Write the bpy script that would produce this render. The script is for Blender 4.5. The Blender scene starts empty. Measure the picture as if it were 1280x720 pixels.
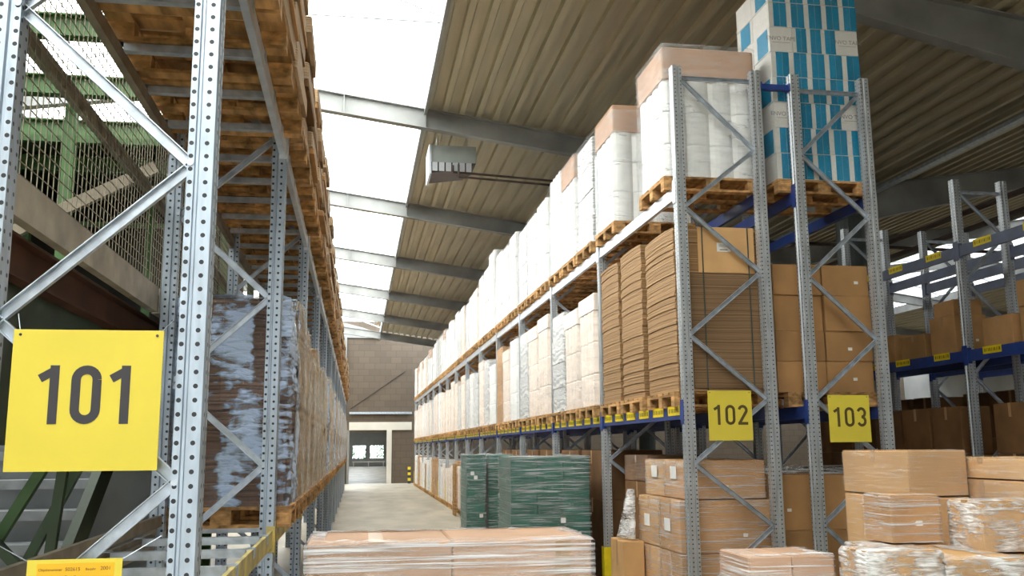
import bpy, bmesh, math, random
from mathutils import Vector, Matrix
random.seed(7)
scene = bpy.context.scene
col = scene.collection
R = math.radians

# ------------------------------------------------------------------ camera
FPX = 1177.2
YAW, PITCH, ROLL = 0.162178, 0.167806, 0.0082576
cam_d = bpy.data.cameras.new('camera'); cam = bpy.data.objects.new('camera', cam_d); col.objects.link(cam)
cam_d.sensor_fit = 'HORIZONTAL'; cam_d.sensor_width = 36.0; cam_d.lens = FPX / 1280 * 36.0
cam_d.clip_start = 0.05; cam_d.clip_end = 400
fw = Vector((math.sin(YAW) * math.cos(PITCH), math.cos(YAW) * math.cos(PITCH), math.sin(PITCH)))
rt = Vector((math.cos(YAW), -math.sin(YAW), 0)); dn = fw.cross(rt)
r2 = rt * math.cos(ROLL) + dn * math.sin(ROLL); d2 = -rt * math.sin(ROLL) + dn * math.cos(ROLL)
cam.matrix_world = Matrix(((r2.x, -d2.x, -fw.x, 0), (r2.y, -d2.y, -fw.y, 0), (r2.z, -d2.z, -fw.z, 1.9), (0, 0, 0, 1)))
scene.camera = cam

# ------------------------------------------------------------------ sky, exposure
world = bpy.data.worlds.new('sky'); scene.world = world; world.use_nodes = True
wn = world.node_tree.nodes; wl = world.node_tree.links
bg = wn['Background']; bg.inputs[0].default_value = (0.84, 0.92, 1.0, 1); bg.inputs[1].default_value = 9.0
vs = scene.view_settings
vs.view_transform = 'Standard'; vs.look = 'None'; vs.gamma = 1.0; vs.use_curve_mapping = False; vs.exposure = 0.0
scene.cycles.max_bounces = 8; scene.cycles.diffuse_bounces = 5; scene.cycles.glossy_bounces = 3
scene.cycles.transparent_max_bounces = 16; scene.cycles.sample_clamp_indirect = 6.0
scene.cycles.use_denoising = True

# ------------------------------------------------------------------ materials
MATS = {}
def nt(name):
    m = bpy.data.materials.new(name); m.use_nodes = True
    n = m.node_tree.nodes; l = m.node_tree.links
    return m, n, l, n['Principled BSDF']
def mat(name, c, rough=0.6, metal=0.0, vary=0.12, scale=3.0, stretch=(1, 1, 1), bump=0.0, bscale=None, rand=0.0, spec=0.5, dark=None, detail=4):
    """solid with object-space noise in the colour, bump and an optional per-object tint"""
    if name in MATS: return MATS[name]
    m, n, l, p = nt(name)
    p.inputs['Roughness'].default_value = rough; p.inputs['Metallic'].default_value = metal
    p.inputs['Specular IOR Level'].default_value = spec
    tc = n.new('ShaderNodeTexCoord'); mp = n.new('ShaderNodeMapping'); mp.inputs['Scale'].default_value = stretch
    l.new(tc.outputs['Object'], mp.inputs['Vector'])
    nz = n.new('ShaderNodeTexNoise'); nz.inputs['Scale'].default_value = scale; nz.inputs['Detail'].default_value = detail
    l.new(mp.outputs[0], nz.inputs['Vector'])
    cr = n.new('ShaderNodeValToRGB')
    dk = dark or tuple(x * (1 - 2.2 * vary) for x in c)
    lt = tuple(min(1, x * (1 + 1.2 * vary)) for x in c)
    cr.color_ramp.elements[0].position = 0.3; cr.color_ramp.elements[0].color = (*dk, 1)
    cr.color_ramp.elements[1].position = 0.68; cr.color_ramp.elements[1].color = (*lt, 1)
    l.new(nz.outputs[0], cr.inputs[0]); out = cr.outputs[0]
    if rand:
        oi = n.new('ShaderNodeObjectInfo'); hs = n.new('ShaderNodeHueSaturation')
        mr = n.new('ShaderNodeMapRange'); mr.inputs[3].default_value = 1 - rand; mr.inputs[4].default_value = 1 + rand
        l.new(oi.outputs['Random'], mr.inputs[0]); l.new(mr.outputs[0], hs.inputs['Value']); l.new(out, hs.inputs['Color'])
        ad = n.new('ShaderNodeVectorMath'); ad.operation = 'ADD'
        ml = n.new('ShaderNodeMath'); ml.operation = 'MULTIPLY'; ml.inputs[1].default_value = 37.0
        l.new(oi.outputs['Random'], ml.inputs[0]); l.new(tc.outputs['Object'], ad.inputs[0]); l.new(ml.outputs[0], ad.inputs[1])
        l.new(ad.outputs[0], mp.inputs['Vector'])
        out = hs.outputs[0]
    l.new(out, p.inputs['Base Color'])
    if bump:
        bp = n.new('ShaderNodeBump'); bp.inputs['Strength'].default_value = bump; bp.inputs['Distance'].default_value = 0.01
        if bscale:
            n2 = n.new('ShaderNodeTexNoise'); n2.inputs['Scale'].default_value = bscale; l.new(mp.outputs[0], n2.inputs['Vector']); l.new(n2.outputs[0], bp.inputs['Height'])
        else: l.new(nz.outputs[0], bp.inputs['Height'])
        l.new(bp.outputs[0], p.inputs['Normal'])
    MATS[name] = m
    return m

def math_node(n, l, op, a, b=None, c=None):
    k = n.new('ShaderNodeMath'); k.operation = op
    for i, v in enumerate((a, b, c)):
        if v is None: continue
        if isinstance(v, (int, float)): k.inputs[i].default_value = v
        else: l.new(v, k.inputs[i])
    return k.outputs[0]

def steel_perforated(name, c, pitch, hole, cx=(0.032, 0.088), cy=(0.022, 0.078), metal=0.55, rough=0.42):
    """galvanised post with rows of punched holes (object space, post corner at the origin)"""
    m, n, l, p = nt(name)
    tc = n.new('ShaderNodeTexCoord'); sx = n.new('ShaderNodeSeparateXYZ'); l.new(tc.outputs['Object'], sx.inputs[0])
    sn = n.new('ShaderNodeSeparateXYZ'); l.new(tc.outputs['Normal'], sn.inputs[0])
    M = lambda op, a, b=None, cc=None: math_node(n, l, op, a, b, cc)
    zz = M('SUBTRACT', M('FRACT', M('DIVIDE', sx.outputs[2], pitch)), 0.5)
    zz = M('MULTIPLY', zz, pitch)
    def holes(coord, cs, nrm):
        best = None
        for q in cs:
            d = M('SUBTRACT', M('ABSOLUTE', coord), q)
            r = M('SQRT', M('ADD', M('MULTIPLY', d, d), M('MULTIPLY', zz, zz)))
            h = M('LESS_THAN', r, hole)
            best = h if best is None else M('MAXIMUM', best, h)
        return M('MULTIPLY', best, M('GREATER_THAN', M('ABSOLUTE', nrm), 0.7))
    hm = M('MAXIMUM', holes(sx.outputs[0], cx, sn.outputs[1]), holes(sx.outputs[1], cy, sn.outputs[0]))
    nz = n.new('ShaderNodeTexNoise'); nz.inputs['Scale'].default_value = 9; nz.inputs['Detail'].default_value = 5
    mp = n.new('ShaderNodeMapping'); mp.inputs['Scale'].default_value = (3, 3, 0.6); l.new(tc.outputs['Object'], mp.inputs[0]); l.new(mp.outputs[0], nz.inputs[0])
    cr = n.new('ShaderNodeValToRGB')
    cr.color_ramp.elements[0].position = 0.3; cr.color_ramp.elements[0].color = (*[x * 0.78 for x in c], 1)
    cr.color_ramp.elements[1].position = 0.7; cr.color_ramp.elements[1].color = (*[min(1, x * 1.1) for x in c], 1)
    l.new(nz.outputs[0], cr.inputs[0])
    mx = n.new('ShaderNodeMix'); mx.data_type = 'RGBA'; l.new(hm, mx.inputs[0]); l.new(cr.outputs[0], mx.inputs[6]); mx.inputs[7].default_value = (0.012, 0.013, 0.016, 1)
    l.new(mx.outputs[2], p.inputs['Base Color'])
    l.new(M('MULTIPLY', M('SUBTRACT', 1.0, hm), metal), p.inputs['Metallic'])
    l.new(M('ADD', M('MULTIPLY', nz.outputs[0], 0.2), rough - 0.1), p.inputs['Roughness'])
    MATS[name] = m
    return m

def film(name, tint=(0.9, 0.93, 0.97), low=0.08, high=0.75, scale=(1.5, 1.5, 26), pos=(0.45, 0.72), rough=0.18, rot=(0, 0, 0), bump=0.6):
    """stretch film: mostly clear, with milky glossy streaks where it is pulled into folds"""
    m, n, l, p = nt(name)
    p.inputs['Base Color'].default_value = (*tint, 1); p.inputs['Roughness'].default_value = rough
    tc = n.new('ShaderNodeTexCoord'); mp = n.new('ShaderNodeMapping'); mp.inputs['Scale'].default_value = scale; mp.inputs['Rotation'].default_value = rot
    l.new(tc.outputs['Object'], mp.inputs[0])
    nz = n.new('ShaderNodeTexNoise'); nz.inputs['Scale'].default_value = 1.6; nz.inputs['Detail'].default_value = 6; nz.inputs['Roughness'].default_value = 0.62; l.new(mp.outputs[0], nz.inputs[0])
    mr = n.new('ShaderNodeMapRange'); mr.inputs[1].default_value = pos[0]; mr.inputs[2].default_value = pos[1]; mr.inputs[3].default_value = low; mr.inputs[4].default_value = high
    l.new(nz.outputs[0], mr.inputs[0])
    bp = n.new('ShaderNodeBump'); bp.inputs['Strength'].default_value = bump; bp.inputs['Distance'].default_value = 0.02; l.new(nz.outputs[0], bp.inputs['Height']); l.new(bp.outputs[0], p.inputs['Normal'])
    tr = n.new('ShaderNodeBsdfTransparent'); mx = n.new('ShaderNodeMixShader')
    l.new(mr.outputs[0], mx.inputs[0]); l.new(tr.outputs[0], mx.inputs[1]); l.new(p.outputs[0], mx.inputs[2])
    l.new(mx.outputs[0], n['Material Output'].inputs[0]); MATS[name] = m
    return m

def banded(name, c1, c2, pitch, rough=0.75, rand=0.08, bump=0.5, sharp=0.35, wob=0.02):
    """edges of many thin sheets stacked: bands across z with wobble"""
    m, n, l, p = nt(name)
    p.inputs['Roughness'].default_value = rough
    tc = n.new('ShaderNodeTexCoord'); sx = n.new('ShaderNodeSeparateXYZ'); l.new(tc.outputs['Object'], sx.inputs[0])
    nz = n.new('ShaderNodeTexNoise'); nz.inputs['Scale'].default_value = 3; nz.inputs['Detail'].default_value = 3; l.new(tc.outputs['Object'], nz.inputs[0])
    M = lambda op, a, b=None: math_node(n, l, op, a, b)
    z = M('ADD', sx.outputs[2], M('MULTIPLY', M('SUBTRACT', nz.outputs[0], 0.5), wob))
    w = n.new('ShaderNodeTexNoise'); w.noise_dimensions = '1D'; w.inputs['Scale'].default_value = 1.0; w.inputs['Detail'].default_value = 4
    l.new(M('DIVIDE', z, pitch), w.inputs['W'])
    cr = n.new('ShaderNodeValToRGB'); cr.color_ramp.elements[0].position = 0.5 - sharp / 2; cr.color_ramp.elements[1].position = 0.5 + sharp / 2
    cr.color_ramp.elements[0].color = (*c2, 1); cr.color_ramp.elements[1].color = (*c1, 1); l.new(w.outputs[0], cr.inputs[0])
    oi = n.new('ShaderNodeObjectInfo'); hs = n.new('ShaderNodeHueSaturation'); mr = n.new('ShaderNodeMapRange'); mr.inputs[3].default_value = 1 - rand; mr.inputs[4].default_value = 1 + rand
    l.new(oi.outputs['Random'], mr.inputs[0]); l.new(mr.outputs[0], hs.inputs['Value']); l.new(cr.outputs[0], hs.inputs['Color']); l.new(hs.outputs[0], p.inputs['Base Color'])
    bp = n.new('ShaderNodeBump'); bp.inputs['Strength'].default_value = bump; bp.inputs['Distance'].default_value = 0.01; l.new(w.outputs[0], bp.inputs['Height']); l.new(bp.outputs[0], p.inputs['Normal'])
    MATS[name] = m
    return m

GALV = mat('galvanised_steel', (0.48, 0.535, 0.60), 0.38, 0.6, 0.12, 14, (1, 1, 1), 0.05)
POST101 = steel_perforated('perforated_post_wide', (0.43, 0.50, 0.585), 0.05, 0.0085)
POST102 = steel_perforated('perforated_post_narrow', (0.50, 0.53, 0.56), 0.04, 0.0065, cx=(0.03, 0.088), cy=(0.018, 0.082))
BLUE = mat('blue_beam_paint', (0.018, 0.05, 0.235), 0.42, 0.0, 0.12, 5, bump=0.03)
GREYBLUE = mat('grey_blue_beam_paint', (0.10, 0.12, 0.19), 0.45, 0.0, 0.1, 5)
PALEBEAM = mat('pale_galvanised_beam', (0.62, 0.66, 0.72), 0.35, 0.5, 0.08, 6)
YBEAM = mat('yellowed_beam_paint', (0.62, 0.50, 0.14), 0.55, 0.0, 0.22, 6, (1, 1, 1), 0.05, dark=(0.36, 0.30, 0.16))
YELLOW = mat('sign_yellow', (0.70, 0.575, 0.055), 0.55, 0.0, 0.03, 3)
SAFETY = mat('safety_yellow', (0.80, 0.62, 0.01), 0.5, 0.0, 0.1, 6)
ORANGE = mat('orange_sticker', (0.85, 0.45, 0.01), 0.5, 0.0, 0.04, 3)
INK = mat('black_ink', (0.035, 0.033, 0.04), 0.6, 0.0, 0.05, 3)
BROWNINK = mat('faded_dark_ink', (0.085, 0.06, 0.01), 0.6, 0.0, 0.05, 3)
WOOD = mat('pallet_wood', (0.50, 0.285, 0.12), 0.8, 0.0, 0.28, 2.2, (6, 1.2, 9), 0.25, rand=0.3, spec=0.2)
CARD = mat('cardboard', (0.47, 0.265, 0.115), 0.82, 0.0, 0.09, 2.5, bump=0.06, rand=0.13, spec=0.2)
CARDL = mat('cardboard_pale', (0.57, 0.345, 0.155), 0.8, 0.0, 0.08, 2.5, bump=0.06, rand=0.08, spec=0.2)
CARDP = mat('cardboard_pinkish', (0.55, 0.35, 0.235), 0.75, 0.0, 0.07, 2.5, bump=0.05, rand=0.06, spec=0.25)
CARDD = mat('cardboard_dark_shaded', (0.20, 0.105, 0.048), 0.85, 0.0, 0.12, 2.5, bump=0.06, rand=0.15, spec=0.15)  # shade put into the brown for shaded cartons; also dark bundle layers
TAPE = mat('brown_tape', (0.42, 0.25, 0.11), 0.35, 0.0, 0.06, 4)
STICK = mat('white_sticker', (0.82, 0.82, 0.80), 0.6, 0.0, 0.03, 9)
SHEETS = banded('cardboard_sheet_edges', (0.46, 0.28, 0.125), (0.235, 0.125, 0.05), 0.016, rand=0.06)
SHEETSD = banded('shaded_cardboard_sheet_edges', (0.27, 0.165, 0.08), (0.135, 0.075, 0.035), 0.014, rand=0.05)
FLUTES = banded('bundled_flute_edges', (0.60, 0.45, 0.29), (0.28, 0.165, 0.08), 0.008, rand=0.12)
BARKY = banded('strapped_brown_stack', (0.22, 0.125, 0.07), (0.06, 0.03, 0.018), 0.02, rand=0.08, wob=0.05)
TAN = banded('tan_wrapped_stack', (0.50, 0.36, 0.21), (0.26, 0.17, 0.09), 0.05, rand=0.1, wob=0.10)
WHITEROLL = mat('white_plastic_rolls', (0.84, 0.85, 0.84), 0.4, 0.0, 0.04, 3, rand=0.03)
MILKY = mat('milky_wrapped_white', (0.86, 0.86, 0.85), 0.3, 0.0, 0.05, 1.5, (2, 2, 14), 0.25, rand=0.03)
PEACH = mat('milky_wrapped_peach', (0.88, 0.76, 0.67), 0.32, 0.0, 0.07, 1.2, (2, 2, 10), 0.25, rand=0.05)
GREYPRINT = banded('printed_wrap', (0.86, 0.86, 0.84), (0.34, 0.35, 0.37), 0.03, rough=0.35, rand=0.03, bump=0.1, sharp=0.12, wob=0.3)
TEAL = mat('teal_carton_print', (0.0, 0.22, 0.40), 0.45, 0.0, 0.08, 2, rand=0.1)
WHITECARD = mat('white_carton', (0.66, 0.65, 0.62), 0.6, 0.0, 0.04, 3, rand=0.05)
GREYINK = mat('grey_ink', (0.22, 0.22, 0.22), 0.6, 0.0, 0.05, 3)
GREENP = mat('dark_green_plastic', (0.018, 0.14, 0.105), 0.4, 0.0, 0.12, 3, rand=0.15)
GREENS = mat('green_painted_steel', (0.065, 0.15, 0.045), 0.5, 0.0, 0.12, 4)
GREEND = mat('dark_green_painted_steel', (0.035, 0.065, 0.03), 0.55, 0.0, 0.12, 4)
RUST = mat('red_brown_primer_steel', (0.10, 0.038, 0.02), 0.6, 0.0, 0.15, 4)
DULLRAIL = mat('dull_brown_rail', (0.24, 0.20, 0.15), 0.5, 0.2, 0.15, 7)
WIRE = mat('mesh_wire', (0.30, 0.27, 0.20), 0.5, 0.3, 0.08, 7)
DARKSTEEL = mat('dark_pipe_steel', (0.055, 0.035, 0.028), 0.5, 0.3, 0.15, 6)
RAFTER = mat('grey_rafter_steel', (0.30, 0.31, 0.31), 0.5, 0.15, 0.16, 1.2, (1, 1, 1), 0.05)
DECK = mat('cream_roof_sheet', (0.47, 0.425, 0.31), 0.55, 0.05, 0.10, 0.8, (6, 0.5, 1))
CONC = mat('concrete_floor', (0.36, 0.32, 0.245), 0.55, 0.0, 0.13, 0.9, (1.5, 0.5, 1), 0.04, detail=8)
STEELGREY = mat('tread_steel', (0.40, 0.43, 0.46), 0.45, 0.4, 0.1, 9)
PLATE = mat('stair_back_panel', (0.24, 0.255, 0.265), 0.6, 0.1, 0.1, 2)
PLASTER = mat('pale_plaster', (0.60, 0.56, 0.48), 0.8, 0.0, 0.06, 0.7)
GREYWALL = mat('grey_wall_panel', (0.24, 0.235, 0.215), 0.8, 0.0, 0.07, 0.7)
COLGREY = mat('dark_column_paint', (0.055, 0.07, 0.068), 0.6, 0.0, 0.12, 2)
HEATER = mat('heater_casing', (0.36, 0.40, 0.39), 0.45, 0.2, 0.08, 3)
LEAF = mat('leaf_green', (0.10, 0.22, 0.05), 0.7, 0.0, 0.3, 3, rand=0.35)
STRAP = mat('green_strap', (0.05, 0.07, 0.055), 0.4, 0.0, 0.05, 3)
FILMH = film('stretch_film')
FILMD = film('stretch_film_diagonal', rot=(0.45, 0.35, 0), scale=(1.0, 1.0, 70), low=0.05, high=0.8, pos=(0.50, 0.68))
FILMT = film('stretch_film_thick', low=0.12, high=0.9, pos=(0.46, 0.66), scale=(2.0, 2.0, 45), bump=0.8)
FILMG = film('stretch_film_taut', low=0.05, high=0.8, pos=(0.50, 0.70), scale=(1.6, 1.6, 60), rough=0.14, bump=0.7)
FILMV = film('crumpled_film_folds', tint=(0.86, 0.82, 0.75), low=0.10, high=0.75, pos=(0.46, 0.68), scale=(16, 16, 2.5), rough=0.15, bump=1.0)
FILMC = film('stretch_film_clear', low=0.05, high=0.5, pos=(0.5, 0.8))
FILMM = film('milky_film', low=0.10, high=0.32, pos=(0.4, 0.7), scale=(2, 2, 8), rough=0.25, bump=0.2)
def patchy_film(name, tint, patch, fine, pos, low, high, rough=0.1):
    """tight film: broad sheen patches, put into the colour, broken up by fine creases"""
    m, n, l, p = nt(name)
    p.inputs['Base Color'].default_value = (*tint, 1); p.inputs['Roughness'].default_value = rough
    tc = n.new('ShaderNodeTexCoord'); fac = []
    for sc_, dt in ((patch, 3), (fine, 6)):
        mp = n.new('ShaderNodeMapping'); mp.inputs['Scale'].default_value = sc_; l.new(tc.outputs['Object'], mp.inputs[0])
        nz = n.new('ShaderNodeTexNoise'); nz.inputs['Scale'].default_value = 1.0; nz.inputs['Detail'].default_value = dt; nz.inputs['Distortion'].default_value = 0.4; l.new(mp.outputs[0], nz.inputs[0]); fac.append(nz.outputs[0])
    mr = n.new('ShaderNodeMapRange'); mr.inputs[1].default_value = pos[0]; mr.inputs[2].default_value = pos[1]; mr.inputs[3].default_value = low; mr.inputs[4].default_value = high
    l.new(math_node(n, l, 'ADD', math_node(n, l, 'MULTIPLY', fac[0], 0.62), math_node(n, l, 'MULTIPLY', fac[1], 0.38)), mr.inputs[0])
    bp = n.new('ShaderNodeBump'); bp.inputs['Strength'].default_value = 1.0; bp.inputs['Distance'].default_value = 0.03; l.new(fac[1], bp.inputs['Height']); l.new(bp.outputs[0], p.inputs['Normal'])
    tr = n.new('ShaderNodeBsdfTransparent'); mx = n.new('ShaderNodeMixShader')
    l.new(mr.outputs[0], mx.inputs[0]); l.new(tr.outputs[0], mx.inputs[1]); l.new(p.outputs[0], mx.inputs[2]); l.new(mx.outputs[0], n['Material Output'].inputs[0])
    return m
FILMS = patchy_film('blue_sheen_film', (0.55, 0.70, 0.95), (4.2, 4.2, 1.3), (8, 8, 26), (0.475, 0.56), 0.05, 0.9)  # blue sky reflection put into the tint of the patches
FILMW = patchy_film('bright_crumpled_film', (0.92, 0.93, 0.94), (5, 5, 6), (10, 10, 60), (0.42, 0.58), 0.10, 0.92, 0.2)  # blown-out glare put into the white patches

def block_wall():
    m, n, l, p = nt('concrete_block_wall'); p.inputs['Roughness'].default_value = 0.9
    tc = n.new('ShaderNodeTexCoord'); sx = n.new('ShaderNodeSeparateXYZ'); cb = n.new('ShaderNodeCombineXYZ')
    l.new(tc.outputs['Object'], sx.inputs[0]); l.new(sx.outputs[0], cb.inputs[0]); l.new(sx.outputs[2], cb.inputs[1])
    b = n.new('ShaderNodeTexBrick'); b.inputs['Scale'].default_value = 1.0; b.inputs['Brick Width'].default_value = 0.6; b.inputs['Row Height'].default_value = 0.35; b.inputs['Mortar Size'].default_value = 0.015
    b.inputs['Color1'].default_value = (0.115, 0.085, 0.057, 1); b.inputs['Color2'].default_value = (0.095, 0.07, 0.047, 1); b.inputs['Mortar'].default_value = (0.075, 0.06, 0.045, 1)
    l.new(cb.outputs[0], b.inputs[0]); l.new(b.outputs[0], p.inputs['Base Color']); MATS['block'] = m
    return m
BLOCK = block_wall()
def glazing(name='skylight_glazing', tint=(1, 1, 1), solid=0.06):
    m, n, l, p = nt(name)
    p.inputs['Base Color'].default_value = (0.9, 0.92, 0.92, 1); p.inputs['Roughness'].default_value = 0.3
    tr = n.new('ShaderNodeBsdfTransparent'); mx = n.new('ShaderNodeMixShader'); mx.inputs[0].default_value = solid; tr.inputs[0].default_value = (*tint, 1)
    l.new(tr.outputs[0], mx.inputs[1]); l.new(p.outputs[0], mx.inputs[2]); l.new(mx.outputs[0], n['Material Output'].inputs[0])
    return m
GLAZE = glazing()
SKYPANE = glazing('warm_clear_roof_panel', (1.0, 0.965, 0.90))
SKYPANE2 = glazing('dimmed_roof_panel', (0.56, 0.545, 0.52), 0.15)  # dimmed on purpose, to let less daylight into the neighbouring bay

# ------------------------------------------------------------------ mesh helpers
class MB:
    def __init__(s): s.v = []; s.f = []; s.m = []
    def quadbox(s, c, mi=0):
        b = len(s.v); s.v += [tuple(p) for p in c]
        for q in ((0, 3, 2, 1), (4, 5, 6, 7), (0, 1, 5, 4), (1, 2, 6, 5), (2, 3, 7, 6), (3, 0, 4, 7)):
            s.f.append(tuple(b + i for i in q)); s.m.append(mi)
        return s
    def box(s, x0, x1, y0, y1, z0, z1, mi=0):
        return s.quadbox([(x0, y0, z0), (x1, y0, z0), (x1, y1, z0), (x0, y1, z0), (x0, y0, z1), (x1, y0, z1), (x1, y1, z1), (x0, y1, z1)], mi)
    def cbox(s, x0, x1, y0, y1, z0, z1, b, mi=0):
        """box with chamfered vertical and top edges"""
        o = lambda e, z: [(x0 + e + b, y0 + e, z), (x1 - e - b, y0 + e, z), (x1 - e, y0 + e + b, z), (x1 - e, y1 - e - b, z), (x1 - e - b, y1 - e, z), (x0 + e + b, y1 - e, z), (x0 + e, y1 - e - b, z), (x0 + e, y0 + e + b, z)]
        return s.loft([o(0, z0), o(0, z1 - b), o(b, z1)], mi)
    def loft(s, rings, mi=0, cap=True):
        b = len(s.v); n = len(rings[0])
        for r in rings: s.v += [tuple(p) for p in r]
        for i in range(len(rings) - 1):
            for j in range(n):
                s.f.append((b + i * n + j, b + i * n + (j + 1) % n, b + (i + 1) * n + (j + 1) % n, b + (i + 1) * n + j)); s.m.append(mi)
        if cap:
            s.f.append(tuple(b + j for j in reversed(range(n)))); s.m.append(mi)
            s.f.append(tuple(b + (len(rings) - 1) * n + j for j in range(n))); s.m.append(mi)
        return s
    def prism(s, outline, z0, z1, mi=0):
        return s.loft([[(x, y, z0) for x, y in outline], [(x, y, z1) for x, y in outline]], mi)
    def bar(s, p0, p1, w, h, up=(0, 0, 1), mi=0):
        p0 = Vector(p0); p1 = Vector(p1); d = (p1 - p0).normalized(); a = d.cross(Vector(up))
        if a.length < 1e-4: a = d.cross(Vector((1, 0, 0)))
        a.normalize(); u = a.cross(d).normalized(); a *= w / 2; u *= h / 2
        return s.quadbox([p0 - a - u, p0 + a - u, p1 + a - u, p1 - a - u, p0 - a + u, p0 + a + u, p1 + a + u, p1 - a + u], mi)
    def tube(s, p0, p1, r, n=8, r1=None, mi=0):
        p0 = Vector(p0); p1 = Vector(p1); d = (p1 - p0).normalized(); a = d.cross(Vector((0, 0, 1)))
        if a.length < 1e-4: a = Vector((1, 0, 0))
        a.normalize(); u = a.cross(d); r1 = r if r1 is None else r1
        ring = lambda p, q: [p + (a * math.cos(t) + u * math.sin(t)) * q for t in [2 * math.pi * i / n for i in range(n)]]
        return s.loft([ring(p0, r), ring(p1, r1)], mi)
    def channel(s, p0, p1, w, d, t=0.004, nrm=(0, 1, 0), mi=0):
        """C-section bar: web across w, flanges standing d along nrm"""
        p0 = Vector(p0); p1 = Vector(p1); ax = (p1 - p0).normalized(); nv = Vector(nrm); sd = ax.cross(nv).normalized()
        q = lambda p, a, b: p + sd * a + nv * b
        for a0, a1, b0, b1 in ((-w / 2, w / 2, d - t, d), (-w / 2, -w / 2 + t, 0, d - t), (w / 2 - t, w / 2, 0, d - t)):
            s.quadbox([q(p0, a0, b0), q(p0, a1, b0), q(p1, a1, b0), q(p1, a0, b0), q(p0, a0, b1), q(p0, a1, b1), q(p1, a1, b1), q(p1, a0, b1)], mi)
        return s
    def mesh(s, name, *mats, smooth=False):
        me = bpy.data.meshes.new(name); me.from_pydata(s.v, [], s.f)
        for m in mats: me.materials.append(m)
        if len(mats) > 1: me.polygons.foreach_set('material_index', s.m)
        bm = bmesh.new(); bm.from_mesh(me); bmesh.ops.recalc_face_normals(bm, faces=bm.faces); bm.to_mesh(me); bm.free()
        if smooth:
            me.shade_smooth()
        me.update()
        return me
CACHE = {}
def cached(key, fn):
    if key not in CACHE: CACHE[key] = fn()
    return CACHE[key]
def put(name, me, parent=None, loc=(0, 0, 0), rot=(0, 0, 0), kind=None, label=None):
    o = bpy.data.objects.new(name, me); col.objects.link(o); o.location = loc; o.rotation_euler = rot
    if parent is not None: o.parent = parent
    if kind: o['kind'] = kind
    if label: o['label'] = label
    return o
def thing(name, label, cat, loc=(0, 0, 0), rz=0.0, group=None, me=None):
    o = bpy.data.objects.new(name, me); col.objects.link(o); o.location = loc; o.rotation_euler = (0, 0, rz)
    o['label'] = label; o['category'] = cat
    if group: o['group'] = group
    return o
def structure(name, me=None, label=None, loc=(0, 0, 0)):
    o = bpy.data.objects.new(name, me); col.objects.link(o); o['kind'] = 'structure'; o.location = loc
    if label: o['label'] = label
    return o
ONES = 'zeroth first second third fourth fifth sixth seventh eighth ninth tenth eleventh twelfth thirteenth fourteenth fifteenth sixteenth seventeenth eighteenth nineteenth'.split()
TENS = {2: ('twentieth', 'twenty'), 3: ('thirtieth', 'thirty'), 4: ('fortieth', 'forty'), 5: ('fiftieth', 'fifty')}
def nth(i):
    if i < 20: return ONES[i]
    a, b = divmod(i, 10)
    return TENS[a][0] if b == 0 else TENS[a][1] + '-' + ONES[b]
U = random.uniform

# ------------------------------------------------------------------ hall shell
SL = 0.14                       # roof slope
RID1, VAL, RID2 = -2.5, 9.4, 21.3
def roof_z(x):
    if x < RID1: return 8.554 - SL * (RID1 - x)
    if x < VAL: return 8.554 - SL * (x - RID1)
    if x < RID2: return 8.554 - SL * (RID2 - x)
    return 8.554 - SL * (x - RID2)
YR = [9.8 + 6.8 * k for k in range(-4, 7)]       # rafter lines
Y0, Y1 = -17.4, 53.6
structure('floor', MB().box(-14.4, 33.2, Y0, 108, -0.1, 0).mesh('floor', CONC), 'pale worn concrete warehouse floor')

# end wall with the gate opening, pier, lintel and rail
m = MB(); m.box(-14.4, -0.43, 0, 0.3, 0, 9); m.box(1.62, 33.2, 0, 0.3, 0, 9); m.box(-0.43, 1.62, 0, 0.3, 2.82, 9)
wall_back = structure('wall_back', m.mesh('wall_back', BLOCK), 'brown concrete block end wall of the hall', (0, Y1, 0))
put('lintel', MB().box(-0.46, 3.0, -0.06, 0, 2.92, 3.36).mesh('lintel', PLASTER), wall_back)
put('rail', MB().box(-0.46, 3.0, -0.14, -0.02, 3.80, 3.92).mesh('rail', GALV), wall_back)
put('door_jamb', MB().box(-0.55, -0.43, -0.08, 0.3, 0, 2.92).mesh('door_jamb', GREYWALL), wall_back)
put('door_jamb', MB().box(1.62, 1.9, -0.08, 0, 0, 2.92).mesh('door_jamb', PLASTER), wall_back)
put('rail', MB().tube((-0.4, -0.04, 4.1), (2.6, -0.04, 6.2), 0.02).mesh('brace_rod', DARKSTEEL), wall_back)
put('downpipe', MB().tube((-0.75, -0.15, 0), (-0.75, -0.15, 8.1), 0.09, 10).mesh('downpipe', GREYWALL), wall_back)
# room beyond the gate
structure('wall_left', MB().box(-14.7, -14.4, Y0, Y1, 0, 9).mesh('wall_left', GREYWALL), 'grey side wall behind the platform')
structure('wall_right', MB().box(33.2, 33.5, Y0, Y1, 0, 9).mesh('wall_right', GREYWALL), 'grey far side wall')
m = MB(); m.box(-14.4, -4.2, -0.3, 0, 0, 9); m.box(1.8, 33.2, -0.3, 0, 0, 9); m.box(-4.2, 1.8, -0.3, 0, 4.0, 9)
structure('wall_front', m.mesh('wall_front', GREYWALL), 'grey front wall with the open loading gate', (0, Y0, 0))
m = MB(); m.box(-6, 6, 106, 106.3, 0, 0.8); m.box(-6, 6, 106, 106.3, 2.3, 4.6); m.box(-6, -0.55, 106, 106.3, 0.8, 2.3); m.box(1.0, 1.35, 106, 106.3, 0.8, 2.3); m.box(2.95, 6, 106, 106.3, 0.8, 2.3)
structure('wall_far_room', m.mesh('wall_far_room', GREYWALL), 'pale wall with windows in the room beyond the gate')
structure('wall_far_room_left', MB().box(-6.3, -6, Y1 + 0.3, 106.3, 0, 4.6).mesh('w', PLASTER), 'side wall of the room beyond the gate')
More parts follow.
